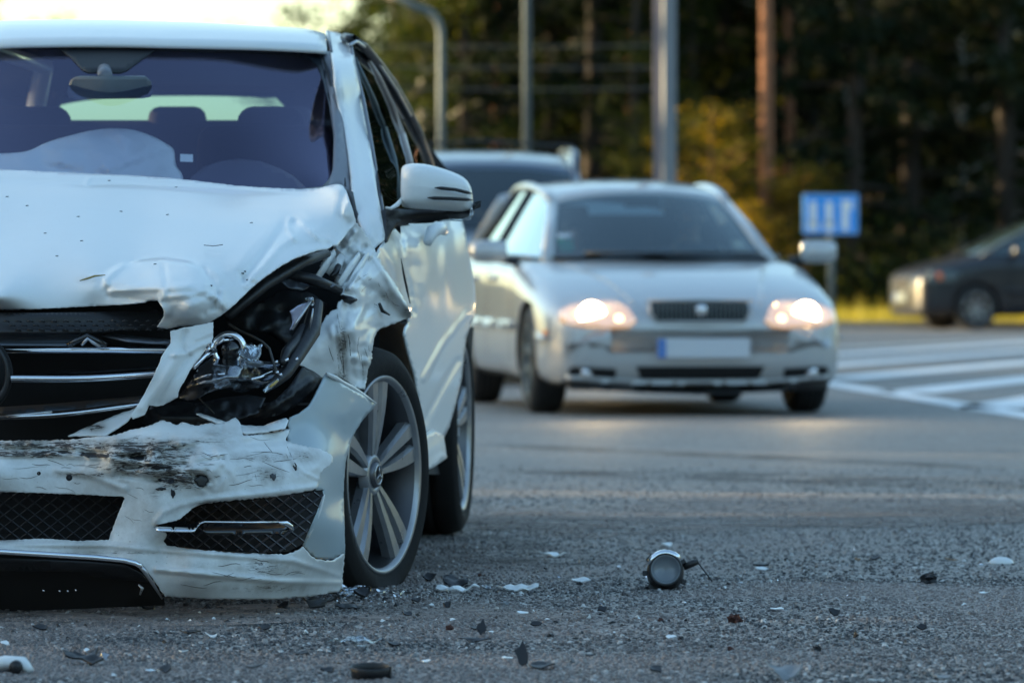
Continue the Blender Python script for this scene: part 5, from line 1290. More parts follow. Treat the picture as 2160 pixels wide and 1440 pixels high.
def greenhouse(parent, g, paint, gl, opaque=False):
    """g: dict with windscreen base/top, roof, rear points (half, right side)"""
    wb, wt, rt_, rb = [Vector(p) for p in (g['wb'], g['wt'], g['rt'], g['rb'])]
    wbc, wtc = g['wbc'], g['wtc']; rbc, rtc = g['rbc'], g['rtc']
    def arc(p, c, n=15):
        q = [Vector((p.x * s_, p.y + (c[0] - p.y) * (1 - s_ * s_), p.z + (c[1] - p.z) * (1 - abs(s_) ** 2.5))) for s_ in np.linspace(-1, 1, n)]
        return np.array([tuple(a) for a in q])
    A0, A1, D1, D0 = arc(wb, wbc), arc(wt, wtc), arc(rt_, rtc), arc(rb, rbc)
    def patch(a, b, n, bul=0):
        return np.array([a * (1 - t) + b * t + np.array([0, -bul * math.sin(math.pi * t), 0]) for t in np.linspace(0, 1, n)])
    MB().grid(patch(A0, A1, 6, .02)).build('windscreen', gl, parent)
    rr = MB().grid(patch(D1, D0, 5, -.02)).build('rear_window', gl, parent)
    roofm = []
    n = 12
    for t in np.linspace(0, 1, n):
        row = A1 * (1 - t) + D1 * t
        row[:, 2] += g.get('crown', .04) * math.sin(math.pi * min(1, t * 1.05)) ** .7
        row[:, 0] *= 1 + .04 * math.sin(math.pi * t)
        roofm.append(row)
    roofm = np.array(roofm)
    roof = MB().grid(roofm).build('roof', paint, parent); solid(roof, .03)
    for sx in (-1, 1):
        belt = np.array([[sx * x, y, z] for x, y, z in catmull([tuple(wb + Vector((.03, .02, 0)))] + g['belt'] + [tuple(rb)], 14)])
        k = 0 if sx < 0 else -1
        rail = catmull([roofm[i, k] for i in range(n)], 14)
        sg_ = MB().grid(patch(belt, rail, 4))
        sgo = sg_.build('side_window', M['sideclear'] if not opaque else M['farglass'], parent)
        def bar(name, pts, rad, mat=paint, nn=8): return MB().tube(pts, rad, nn).build(name, mat, parent)
        bar('pillar', [Vector((sx * wb.x, wb.y, wb.z)) + Vector((0, -.02, -.01)), Vector((sx * (wb.x + wt.x) / 2, (wb.y + wt.y) / 2 - .012, (wb.z + wt.z) / 2 + .012)), Vector((sx * wt.x, wt.y, wt.z))], [(.026, .04), (.024, .036), (.026, .034)])
        bar('roof_rail', [Vector(tuple(roofm[i, k])) for i in range(n)], .030)
        bar('rear_pillar', [Vector(tuple(roofm[-1, k])), Vector((sx * rb.x, rb.y, rb.z))], [(.05, .09), (.06, .11)])
        for t in g['posts']:
            i = int(round(t * 13)); bar('door_post', [Vector(tuple(belt[i])), Vector(tuple(rail[i]))], [.03, .026], M['black'])
        bar('window_trim', [Vector(tuple(p)) for p in belt], .012, M['black'])
    return roof

def small_mirror(parent, x, y, z, mat, sx, w=.19, h=.13):
    b = MB(); S = []
    for t, k in ((0, .7), (.08, .95), (.5, 1.), (.85, .92), (1., .6)):
        ring = [(sx * (x + t * w), y - .05 * k * (math.cos(a) > 0) * math.cos(a) ** 1 + .03 * k * (math.cos(a) < 0), z + h / 2 * k * math.copysign(abs(math.sin(a)) ** .6, math.sin(a))) for a in np.linspace(0, 2 * math.pi, 17)]
        S.append(ring)
    b.grid(np.array(S)); b.f += [list(range(16)), [4 * 17 + k for k in range(16)]]
    o = b.build('wing_mirror', mat, parent)
    MB().tube([(sx * (x - .07), y + .02, z - h * .42), (sx * (x + .04), y, z - h * .35)], [.03, .022], 8).build('mirror_arm', M['black'], o)
    return o

M['litlamp'] = flat('lit_lamp_reflector', (.7, .68, .66), .2, .5, emit=(1, .46, .16), es=.18)
M['sideclear'] = glass('side_pane_glass', (.55, .62, .58), (.8, .85, .8), 1.22, .03)
# ---------------------------------------------------------------- silver car
SY = 29.55; SX = (1478 - MID) * SY / FOC
silver = thing('silver_car', 'silver estate car with lit headlights driving towards the crash, blurred', 'car', (SX, SY, 0), R(8))
st = [(0, .50, .30, .47, .50), (.02, .66, .24, .52, .56), (.07, .755, .18, .56, .605), (.16, .805, .155, .595, .645), (.35, .835, .15, .655, .71), (.7, .85, .16, .735, .79), (1.1, .858, .16, .80, .85), (1.35, .86, .16, .84, .885), (1.9, .862, .17, .87, .90), (3.0, .86, .17, .89, .92), (3.8, .85, .18, .90, .92), (4.25, .81, .22, .88, .90), (4.42, .76, .28, .80, .84), (4.46, .62, .34, .70, .76)]
AR = [(.86, .29), (3.41, .29)]
sb = hull('body', silver, st, M['silver'], AR, .345, 4.46)
bv = bvh_of(sb)
gh = dict(wb=(.655, 1.38, .868), wbc=(1.12, .885), wt=(.515, 2.08, 1.205), wtc=(1.96, 1.255), rt=(.52, 3.85, 1.25), rtc=(3.92, 1.29), rb=(.66, 4.32, .90), rbc=(4.40, .92), belt=[(.79, 1.9, .89), (.80, 2.8, .90), (.78, 3.6, .92)], posts=(.42, .72), crown=.085)
greenhouse(silver, gh, M['silver'], glass('silver_car_glass', (.62, .72, .74), (.85, .95, 1), 1.5, .03, .05))
# black cabin floor under the glass
ct = decal('dashboard', silver, bv, [(-.62, 1.25), (0, 1.12), (.62, 1.25), (.68, 1.7), (.72, 4.1), (-.72, 4.1), (-.68, 1.7)], 't', M['cabin'], .02, 0, .12)
grille = [(-.285, .635), (.285, .635), (.275, .575), (.245, .525), (-.245, .525), (-.275, .575)]
gr_ = decal('grille', silver, bv, grille, 'f', M['void'], .010)
for i in range(21):
    x = -.25 + i * .025
    MB().box((x, -.008, .581), (.007, .02, .098)).build('grille_bar', M['galv'], gr_, False)
MB().tube([(-.29, -.0, .638), (0, -.02, .642), (.29, 0, .638), (.28, .005, .57), (.245, .0, .52), (0, -.015, .518), (-.245, .0, .52), (-.28, .005, .57), (-.29, 0, .638)], .009, 6).build('grille_frame', M['silver'], gr_)
MB().lathe([(-.03, .001), (-.03, .03), (-.02, .034)], 20, axis='y', c=(0, .0, .585)).build('grille_badge', M['lamp'], gr_)
for sx in (-1, 1):
    hl = [(.36, .525), (.40, .60), (.47, .632), (.60, .63), (.70, .61), (.765, .58), (.77, .52), (.70, .50), (.50, .485), (.40, .49)]
    hl = [(sx * a, b) for a, b in hl]
    h = decal('headlight', silver, bv, hl if sx > 0 else hl[::-1], 'f', M['litlamp'], .012, .01)
    c = Vector((sx * .60, 0, .555)); hit = bv.ray_cast(Vector((c.x, -3, c.z)), Vector((0, 1, 0)))[0]
    MB().lathe([(-.012, .0005), (-.008, .05), (.0, .072), (.02, .076)], 28, axis='y', c=(c.x, hit.y - .018, c.z)).build('low_beam', M['beam'], h)
    c2 = Vector((sx * .455, 0, .535)); hit2 = bv.ray_cast(Vector((c2.x, -3, c2.z)), Vector((0, 1, 0)))[0]
    MB().lathe([(-.01, .0005), (-.004, .022), (.02, .026)], 20, axis='y', c=(c2.x, hit2.y - .016, c2.z)).build('side_light', M['beamlow'], h)
    lp = bpy.data.lights.new('headlight_beam', 'SPOT'); lp.energy = 9; lp.color = (1, .70, .38); lp.spot_size = R(70); lp.spot_blend = .8; lp.shadow_soft_size = .06
    lo = bpy.data.objects.new('headlight_beam', lp); C.objects.link(lo); lo.parent = h; lo.location = (c.x, hit.y - .10, c.z)
    lo.rotation_euler = Vector((-.06, -1, -.055)).to_track_quat('-Z', 'Y').to_euler()
    tr = [(sx * .775, .60), (sx * .82, .57), (sx * .825, .51), (sx * .78, .50)]
    tr = [(sx * .70, .60), (sx * .755, .575), (sx * .76, .535), (sx * .70, .53)]
    fg = [(sx * .47, .262), (sx * .71, .275), (sx * .735, .245), (sx * .70, .215), (sx * .47, .21)]
    fo = decal('fog_lamp', silver, bv, fg if sx > 0 else fg[::-1], 'f', M['void'], .008, .0)
    hf = bv.ray_cast(Vector((sx * .63, -3, .24)), Vector((0, 1, 0)))[0]
    MB().lathe([(-.004, .0005), (.0, .03), (.01, .034)], 18, axis='y', c=(sx * .63, hf.y - .012, .24)).build('fog_lamp_lens', M['lamp'], fo)
    si = decal('side_marker', silver, bv, [(.22, .475), (.30, .475), (.30, .445), (.22, .445)], 's', M['amber'], .01, .0, .02, sign=sx)
    decal('bumper_strip', silver, bv, [(.24, .44), (.46, .46), (.46, .41), (.24, .41)], 's', M['silver'], .012, .012, .05, sign=sx)
    # door joints and handles
    for yy in (1.42, 2.42, 3.25):
        decal('door_joint', silver, bv, [(yy, .30), (yy + .012, .30), (yy + .012, .84), (yy, .84)], 's', M['void'], .003, 0, .05, sign=sx)
    decal('side_moulding', silver, bv, [(1.25, .47), (3.0, .48), (3.0, .53), (1.25, .52)], 's', M['silver'], .014, .014, .06, sign=sx)
    for yy in (2.2, 3.0): MB().box((sx * .862, yy, .76), (.03, .17, .03)).build('door_handle', M['lamp'], silver)
    small_mirror(silver, .865, 1.55, .915, M['silver'], sx, .21, .135)
    for y_ in (.86, 3.41):
        wheel('wheel', silver, (sx * .845, y_, .300), 0, .300, .20, .195, sx, style='plain', rimmat=M['galv'], detail=0)
decal('lower_intake', silver, bv, [(-.36, .275), (.36, .275), (.33, .205), (-.33, .205)], 'f', M['void'], .008)
decal('air_dam', silver, bv, [(-.74, .205), (-.4, .182), (0, .178), (.4, .182), (.74, .205), (.72, .150), (0, .12), (-.72, .150)], 'f', M['black'], .012, .01)
decal('bumper_edge', silver, bv, [(-.74, .225), (-.4, .20), (0, .196), (.4, .20), (.74, .225), (.74, .205), (.4, .18), (0, .176), (-.4, .18), (-.74, .205)], 'f', M['silver'], .022, .012)
pl = MB().box((.01, -.035, .375), (.52, .012, .11)).build('number_plate', M['plate'], silver, False); bevel(pl, .006)
MB().box((-.225, -.044, .375), (.045, .008, .104)).build('plate_band', M['plateblue'], pl, False)
for sx in (-1, 1): decal('bonnet_crease', silver, bv, [(sx * .34, .10), (sx * .36, .10), (sx * .60, 1.20), (sx * .575, 1.20)] if sx > 0 else [(-.36, .10), (-.34, .10), (-.575, 1.20), (-.60, 1.20)], 't', M['silver'], .002, .004, .05)
MB().tube([(-.45, 1.27, .905), (0, 1.12, .90), (.1, 1.13, .905)], .010, 6).build('wiper', M['black'], silver)
MB().tube([(.05, 1.11, .90), (.3, 1.15, .905), (.58, 1.33, .905)], .010, 6).build('wiper', M['black'], silver)
MB().box((-.52, 1.52, .95), (.085, .006, .085), Matrix.Rotation(R(-38), 3, 'X')).build('sticker', M['green'], silver, False)
MB().box((-.52, 1.565, 1.005), (.085, .006, .03), Matrix.Rotation(R(-38), 3, 'X')).build('sticker', M['plate'], silver, False)
rs = MB().box((0, 3.3, 1.0), (1.1, .14, .3)).build('rear_seat', M['seat'], silver); bevel(rs, .04, 3)
for sx in (-1, 1):
    s = MB().box((sx * .34, 2.55, .93), (.44, .12, .36)).build('front_seat', M['seat'], silver); bevel(s, .05, 3)
    h = MB().box((sx * .34, 2.56, 1.14), (.22, .08, .11)).build('headrest', M['seat'], s); bevel(h, .03, 3)
MB().box((0, 1.98, 1.20), (.20, .03, .05)).build('rear_view_mirror', M['black'], silver)
st_ = MB().lathe([(-.012, .165), (0, .178), (.012, .165), (0, .152)], 32, axis='y', close=True).build('steering_wheel', M['black'], silver, loc=(.34, 1.86, .94), rot=(R(-25), 0, 0))

def skin_person(name, label, base, rotz, scale, arms_up, group=None):
    """seated person: one skinned body; hair is a child"""
    t_ = bpy.data.meshes.new(name)
    V = [(0, 0, 0), (0, .0, .18), (0, .01, .36), (0, .01, .47), (0, -.02, .54), (0, -.04, .64), (0, -.03, .74)]
    Rr = [(.16, .13), (.15, .12), (.17, .11), (.10, .08), (.052, .055), (.078, .09), (.065, .075)]
    E = [(i, i + 1) for i in range(6)]
    def chain(a, pts, rad):
        for p, r in zip(pts, rad):
            V.append(p); Rr.append((r, r)); E.append((a, len(V) - 1)); a = len(V) - 1
        return a
    for sx in (-1, 1):
        hnd = chain(2, [(sx * .19, 0, .43), (sx * .25, -.10, .22), (sx * (.15 if arms_up else .18), -.36 if arms_up else -.22, .24 if arms_up else .06), (sx * (.14 if arms_up else .10), -.43 if arms_up else -.32, .27 if arms_up else .04)], [.058, .045, .032, .030])
        hx, hy, hz = V[hnd]
        for k in range(4):
            chain(hnd, [(hx + sx * (.024 - .016 * k), hy - .045, hz + .012), (hx + sx * (.024 - .016 * k), hy - .060 - .004 * (k in (1, 2)), hz - .018)], [.009, .008])
        chain(hnd, [(hx - sx * .035, hy - .015, hz + .012), (hx - sx * .045, hy - .04, hz + .012)], [.010, .008])
        chain(0, [(sx * .10, -.10, -.02), (sx * .13, -.42, .03), (sx * .13, -.55, -.30), (sx * .13, -.66, -.33)], [.085, .062, .045, .035])
    t_.from_pydata(V, E, [])
    o = bpy.data.objects.new(name, t_); C.objects.link(o)
    t_.materials.append(M['shirt']); t_.materials.append(M['skin'])
    m = o.modifiers.new('skin', 'SKIN'); m.use_smooth_shade = True
    for i, r in enumerate(Rr): t_.skin_vertices[0].data[i].radius = r
    t_.skin_vertices[0].data[0].use_root = True
    s2 = o.modifiers.new('sub', 'SUBSURF'); s2.levels = s2.render_levels = 2
    apply_mods(o)
    me = o.data
    for p in me.polygons:
        z = p.center.z; y = p.center.y
        p.material_index = 1 if (z > .50 or (y < (-.33 if arms_up else -.25) and z > .0 and abs(p.center.x) < .22 and z > -.0 and (arms_up and z > .18))) else 0
    # nose, brow and ears drawn out of the head surface
    for v in me.vertices:
        if v.co.z > .56 and v.co.y < -.10 and abs(v.co.x) < .018 and .62 < v.co.z < .68: v.co.y -= .022
    o.location = base; o.rotation_euler = (0, 0, rotz); o.scale = (scale,) * 3
    tag(o, label, 'person', group)
    hr = MB(); S = []
    for th in np.linspace(0, 1, 9):
        S.append([(.088 * math.sin(th * 1.75) * math.cos(a), -.03 + .012 + .104 * math.sin(th * 1.75) * math.sin(a), .665 + .145 * math.cos(th * 1.75) - (.0 if math.sin(a) > -.3 else -.0)) for a in np.linspace(R(-35), R(215), 21)])
    hr.grid(np.array(S)).build('hair', M['hair'], o)
    for sx in (-1, 1):
        MB().lathe([(-.008, .001), (-.006, .009), (0, .011), (.004, .006)], 10, axis='y', c=(sx * .032, -.120, .675)).build('eye', M['void'], o)
        MB().lathe([(-.006, .004), (-.004, .022), (.006, .026)], 12, c=(sx * .083, -.035, .655)).build('ear', M['skin'], o)
    MB().tube([(-.024, -.122, .612), (0, -.128, .610), (.024, -.122, .612)], [.003, .006, .003], 6).build('mouth', M['skin'], o)
    return o
cz_, sz_ = math.cos(R(8)), math.sin(R(8))
def sil(x, y, z): return (SX + x * cz_ - y * sz_, SY + x * sz_ + y * cz_, z)
skin_person('person', 'driver in dark clothes behind the wheel of the silver car, head dim behind glass', sil(.34, 2.32, .52), R(8), .92, True)
skin_person('person', 'passenger in dark clothes sitting low on the left side behind the silver car windscreen', sil(-.36, 2.32, .44), R(8), .84, False)

# ---------------------------------------------------------------- blue-grey off-roader behind
OY = 38.2; OX = -.12
suv = thing('blue_grey_suv', 'blue-grey off-road car with roof rails, half hidden between the wreck and the silver car', 'car', (OX, OY, 0), R(3))
st = [(0, .62, .42, .80, .84), (.03, .78, .36, .86, .90), (.10, .86, .32, .90, .95), (.25, .89, .30, .93, 1.0), (.8, .905, .30, .98, 1.06), (1.3, .91, .30, 1.02, 1.09), (2.0, .915, .30, 1.05, 1.10), (3.2, .915, .30, 1.06, 1.10), (4.1, .90, .32, 1.05, 1.09), (4.5, .86, .38, 1.0, 1.05), (4.58, .72, .45, .90, .95)]
hb = hull('body', suv, st, M['bluegrey'], [(.88, .36), (3.55, .36)], .41, 4.58)
bv = bvh_of(hb)
gh = dict(wb=(.74, 1.35, 1.07), wbc=(1.18, 1.09), wt=(.68, 1.98, 1.47), wtc=(1.88, 1.52), rt=(.68, 4.1, 1.56), rtc=(4.15, 1.60), rb=(.74, 4.45, 1.05), rbc=(4.5, 1.07), belt=[(.84, 1.9, 1.06), (.85, 2.8, 1.07), (.83, 3.8, 1.07)], posts=(.42, .72), crown=.12)
greenhouse(suv, gh, M['bluegrey'], glass('suv_glass', (.20, .24, .28), (.85, .95, 1), 1.6, .02, .03))
decal('dashboard', suv, bv, [(-.68, 1.3), (0, 1.2), (.68, 1.3), (.76, 1.7), (.78, 4.3), (-.78, 4.3), (-.76, 1.7)], 't', M['cabin'], .02, 0, .15)
for sx in (-1, 1):
    MB().tube([(sx * .69, 2.10, 1.53), (sx * .70, 2.3, 1.64), (sx * .70, 3.0, 1.70), (sx * .69, 3.8, 1.68), (sx * .69, 3.95, 1.58)], .024, 10).build('roof_bar', M['bluegrey'], suv)
    hl = [(.50, .70), (.54, .83), (.78, .84), (.85, .78), (.84, .70), (.60, .67)]
    hl = [(sx * a, b) for a, b in hl]
    h = decal('headlight', suv, bv, hl if sx > 0 else hl[::-1], 'f', M['lamp'], .012, .01)
    hit = bv.ray_cast(Vector((sx * .68, -3, .76)), Vector((0, 1, 0)))[0]
    MB().lathe([(-.012, .0005), (-.008, .03), (.0, .05), (.02, .055)], 24, axis='y', c=(sx * .68, hit.y - .018, .76)).build('low_beam', M['beam'], h)
    lp = bpy.data.lights.new('headlight_beam', 'SPOT'); lp.energy = 8; lp.color = (1, .70, .38); lp.spot_size = R(60); lp.spot_blend = .8; lp.shadow_soft_size = .06
    lo = bpy.data.objects.new('headlight_beam', lp); C.objects.link(lo); lo.parent = h; lo.location = (sx * .68, hit.y - .12, .76)
    lo.rotation_euler = Vector((0, -1, -.04)).to_track_quat('-Z', 'Y').to_euler()
    small_mirror(suv, .92, 1.55, 1.12, M['bluegrey'], sx, .22, .17)
    for y_ in (.88, 3.55): wheel('wheel', suv, (sx * .90, y_, .36), 0, .36, .23, .23, sx, style='plain', rimmat=M['galv'], detail=0)
MB().tube([(-.70, 2.5, 1.69), (0, 2.5, 1.735), (.70, 2.5, 1.69)], .012, 6).build('roof_crossbar', M['black'], suv)
decal('grille', suv, bv, [(-.42, .82), (.42, .82), (.38, .66), (-.38, .66)], 'f', M['void'], .01)
decal('bumper', suv, bv, [(-.86, .62), (.86, .62), (.84, .44), (-.84, .44)], 'f', M['black'], .03, .02, .06)
for sx in (-1, 1):
    s = MB().box((sx * .36, 2.5, 1.12), (.46, .12, .40)).build('front_seat', M['seat'], suv); bevel(s, .05, 3)
    h = MB().box((sx * .36, 2.5, 1.38), (.24, .08, .12)).build('headrest', M['seat'], s); bevel(h, .03, 3)

suv.scale = (1.03, 1.03, 1.04)
# ---------------------------------------------------------------- dark van on the cross road
DY = 80.0
van = thing('dark_van', 'dark people carrier seen from its front left side at the right edge, before the forest', 'car', ((1893 - MID) * DY / FOC, DY - 1.0, 0), R(-76))
st = [(0, .56, .28, .66, .70), (.04, .72, .22, .74, .78), (.12, .80, .20, .80, .84), (.3, .84, .19, .86, .91), (.8, .87, .19, .97, 1.04), (1.15, .88, .19, 1.02, 1.10), (1.9, .885, .2, 1.03, 1.08), (3.2, .885, .2, 1.04, 1.08), (4.1, .87, .24, 1.03, 1.08), (4.3, .82, .32, .98, 1.03), (4.36, .7, .4, .9, .95)]
vb = hull('body', van, st, M['darkpaint'], [(.86, .31), (3.5, .31)], .36, 4.36)
bv = bvh_of(vb)
gh = dict(wb=(.70, 1.0, 1.04), wbc=(.86, 1.07), wt=(.56, 2.05, 1.50), wtc=(1.95, 1.54), rt=(.57, 3.95, 1.54), rtc=(4.0, 1.57), rb=(.70, 4.25, 1.05), rbc=(4.3, 1.07), belt=[(.80, 1.6, 1.04), (.83, 2.6, 1.06), (.81, 3.6, 1.08)], posts=(.22, .48, .78), crown=.05)
greenhouse(van, gh, M['darkpaint'], M['farglass'], True)
for sx in (-1, 1):
    hl = [(.10, .70), (.16, .82), (.50, .84), (.62, .76), (.50, .68), (.2, .66)]
    h = decal('headlight', van, bv, hl, 's', M['galv'], .012, .01, .05, sign=sx)
    hit = bv.ray_cast(Vector((sx * 3, .30, .75)), Vector((-sx, 0, 0)))[0]
    MB().lathe([(-.0, .0005), (.004, .05), (-.02, .06)], 16, axis='x', c=(hit.x + .02 * sx, .30, .75)).build('indicator', flat('warm_lens', (.9, .45, .2), .3, coat=.4, emit=(1, .5, .22), es=.25) if sx < 0 else M['amber'], h)
    for y_ in (.86, 3.5): wheel('wheel', van, (sx * .875, y_, .315), 0, .315, .21, .20, sx, style='plain', rimmat=M['chromedirty'], detail=0)
    for yy in (1.40, 2.45, 3.3): decal('door_joint', van, bv, [(yy, .34), (yy + .015, .34), (yy + .015, .98), (yy, .98)], 's', M['void'], .003, 0, .06, sign=sx)
    for yy in (2.2, 3.1): MB().box((sx * .885, yy, .88), (.03, .17, .035)).build('door_handle', M['lamp'], van)
    decal('side_moulding', van, bv, [(1.3, .50), (3.1, .50), (3.1, .58), (1.3, .58)], 's', M['darkpaint'], .014, .014, .08, sign=sx)
    small_mirror(van, .885, 1.42, 1.10, M['darkpaint'], sx, .20, .16)
van.scale = (1, 1, 1.05)
decal('grille', van, bv, [(-.36, .72), (.36, .72), (.33, .60), (-.33, .60)], 'f', M['void'], .01)
pl = MB().box((0, -.03, .46), (.52, .014, .12)).build('number_plate', M['galv'], van, False)
MB().box((-.235, -.04, .46), (.04, .008, .11)).build('plate_band', M['plateblue'], pl, False)
# ================================================================ debris on the asphalt
LAT = flat('white_shard_paint', (.72, .75, .76), .35, coat=.5)
REDD = flat('rusty_lump', (.06, .022, .016), .8, vary=.5, bscale=60)
CLAY = flat('brown_leaf', (.20, .12, .06), .8)
def shard(name, px, py, wpx, hpx, mat, label, cat='shard', seed=0, th=.003, curl=.15, tall=0., n=9, yaw=None, group=None):
    """thin torn plate lying (or standing, tall>0) on the road; wpx = width in the photo"""
    rr = random.Random(seed * 31 + int(px))
    g0 = G(px, py); s_ = g0.y / FOC; w = wpx * s_ * 1.12
    d = max(.006, min(w * .8, hpx * s_ * 5))
    out = []
    for i in range(n):
        a = 2 * math.pi * i / n
        out.append((w / 2 * math.cos(a) * rr.uniform(.42, 1.2), d / 2 * math.sin(a) * rr.uniform(.35, 1.25)))
    v, f = tri2d(np.array(out) * 1000, [], max(2.5, w * 1000 / 14))
    v = v / 1000
    z = curl * w * ((v[:, 0] / w * 2) ** 2) * .5 + np.array([noise.noise((a * 40, b_ * 40, seed)) for a, b_ in v]) * .1 * w + (v[:, 1] / d + .5) * (hpx * s_ * .7 + tall)
    z = z - z.min() + .002
    m = np.stack([v[:, 0], v[:, 1], z], 1)
    o = obj(name, m, f, mat, None, smooth=False, loc=tuple(g0), rot=(0, 0, yaw if yaw is not None else rr.uniform(-.3, .3)))
    solid(o, th, 1)
    return tag(o, label, cat, group)

def lump(name, px, py, wpx, mat, label, seed=0, flatn=.8, cat='fragment', group=None, spikes=.5):
    g0 = G(px, py); s_ = g0.y / FOC; r = wpx * s_ / 2
    V = []; n, m_ = 12, 8
    rr = random.Random(seed)
    b = MB(); S = []
    for i in range(m_ + 1):
        th = math.pi * i / m_; row = []
        for j in range(n + 1):
            a = 2 * math.pi * (j % n) / n
            d = Vector((math.sin(th) * math.cos(a), math.sin(th) * math.sin(a), math.cos(th)))
            k = 1 + spikes * noise.noise(d * 2.2 + Vector((seed * 3.7, 0, 0))) + spikes * .4 * noise.noise(d * 6 + Vector((seed, 5, 0)))
            row.append((d.x * r * k, d.y * r * k * .8, max(0, d.z * r * k * flatn + r * flatn * .55)))
        S.append(row)
    b.grid(np.array(S))
    o = b.build(name, mat, None, smooth=False, loc=tuple(g0))
    return tag(o, label, cat, group)

BP = M['black']
GR = flat('debris_grey', (.20, .21, .22), .5)
# jagged dark pieces that lie thickest in front of the torn corner
for i, (px, py, w, lb) in enumerate(((598, 1284, 34, 'dark sliver under the bumper, left of the folded plastic piece'), (880, 1272, 30, 'jagged black flake between tyre and long white splinter'), (905, 1226, 26, 'small dark flake behind the chrome flakes, near the rear tyre'), (862, 1300, 24, 'black flake on the dusty band below the front tyre'), (1130, 1322, 26, 'black flake right of the upright fin on the dusty band'), (1270, 1292, 22, 'dark flake on the asphalt left below the broken fog lamp'), (560, 1330, 30, 'black flake on the dusty road below the bumper middle'), (1385, 1420, 34, 'jagged dark flake near the bottom edge, centre right'), (1760, 1300, 22, 'small dark flake right of the rusty lump'), (690, 1420, 26, 'dark flake just left of the black ring'), (90, 1330, 36, 'dark flat flake under the lower left of the bumper'), (1945, 1330, 26, 'dark flake on the coarse asphalt at the far right'))):
    shard('plastic_shard', px, py, w, 9, BP, lb, seed=90 + i, th=.003, curl=.25, tall=.004 + .004 * (i % 3), n=7)
# broken fog lamp projector
g0 = G(1404, 1243); s_ = g0.y / FOC
fl = thing('broken_fog_lamp', 'round broken fog lamp with black toothed housing lying alone on the road, right of centre', 'lamp', tuple(g0))
k = .046
rotm = Matrix.Rotation(R(-14), 3, 'X') @ Matrix.Rotation(R(-10), 3, 'Y')
def rt_(mb):
    mb.v = [tuple(rotm @ Vector(p) + Vector((0, 0, k * 1.02))) for p in mb.v]; return mb
rt_(MB().lathe([(-.012, k * .78), (-.016, k * .86), (-.006, k * .92), (.03, k * 1.0), (.055, k * .96), (.062, k * .7), (.064, .001)], 32, axis='y')).build('housing', M['black'], fl)
rt_(MB().lathe([(.004, .0005), (.002, k * .3), (-.002, k * .6), (-.009, k * .72), (-.014, k * .77), (-.010, k * .80)], 32, axis='y')).build('lens', flat('frosted_lens', (.17, .19, .21), .3, coat=.5), fl)
t = MB()
for i in range(9):
    a = R(20 + i * 36 + (i % 3) * 8); h_ = .010 + .008 * (i % 2)
    t.box((math.cos(a) * k * 1.06, .02 + .008 * (i % 3), math.sin(a) * k * 1.06), (.014, .016, h_), Matrix.Rotation(-a, 3, 'Y'))
rt_(t).build('housing_teeth', M['black'], fl, False)
rt_(MB().tube([(k * math.cos(a) * .92, -.006, k * math.sin(a) * .92) for a in np.linspace(R(25), R(150), 10)], [.004] + [.009] * 8 + [.004], 8)).build('chrome_rim', M['chrome'], fl)
rt_(MB().tube([(k * 1.0, .02, .004), (k * 1.5, .02, .010), (k * 1.8, .022, .012)], [.008, .009, .007], 8)).build('mounting_tab', M['black'], fl)
rt_(MB().tube([(k * 1.8, .02, .010), (k * 2.1, .015, -.02), (k * 2.35, .01, -.045)], .0018, 6)).build('cable', M['black'], fl)

# black ring
g0 = G(783, 1430); rg = thing('black_ring', 'black plastic ring lying on the near asphalt at the bottom edge', 'ring', tuple(g0))
MB().lathe([(.002, .036), (.002, .0375), (.022, .040), (.024, .0385), (.022, .037), (.005, .0345)], 48, axis='z', close=True).build('rim', M['black'], rg, rot=(R(6), 0, 0))
MB().lathe([(.003, .001), (.004, .036)], 40, axis='z').build('bottom', M['black'], rg, rot=(R(6), 0, 0))
MB().box((.037, -.012, .012), (.004, .012, .024)).build('tab', M['black'], rg, False)

# white plastic dome far right
g0 = G(2112, 1190); dm = MB(); S = []
for i in range(7):
    th = i / 6 * math.pi / 2
    S.append([(.033 * math.sin(th) * math.cos(a), .020 * math.sin(th) * math.sin(a), .019 * math.cos(th)) for a in np.linspace(0, 2 * math.pi, 25)])
tag(solid(dm.grid(np.array(S)).build('white_shell', LAT, None, loc=tuple(g0)), .002), 'curved white plastic shell piece on the road at the far right', 'fragment')

# headlamp bulb holder at the left bottom corner
g0 = G(30, 1420); bh = thing('bulb_holder', 'white bulb holder with dark round cap in the bottom left corner', 'fragment', tuple(g0))
b = MB(); b.tube([(-.06, .02, .012), (-.02, .02, .020), (.015, .015, .018), (.032, .0, .006)], [(.010, .014), (.014, .018), (.014, .018), (.006, .008)], 10); b.build('shell', LAT, bh)
MB().lathe([(-.016, .001), (-.016, .012), (-.010, .013), (.01, .013)], 20, axis='y', c=(.004, -.004, .0135)).build('cap', M['black'], bh)
MB().tube([(-.06, -.01, .006), (-.03, -.012, .004), (-.004, -.006, .006)], .003, 8).build('stem', M['black'], bh)

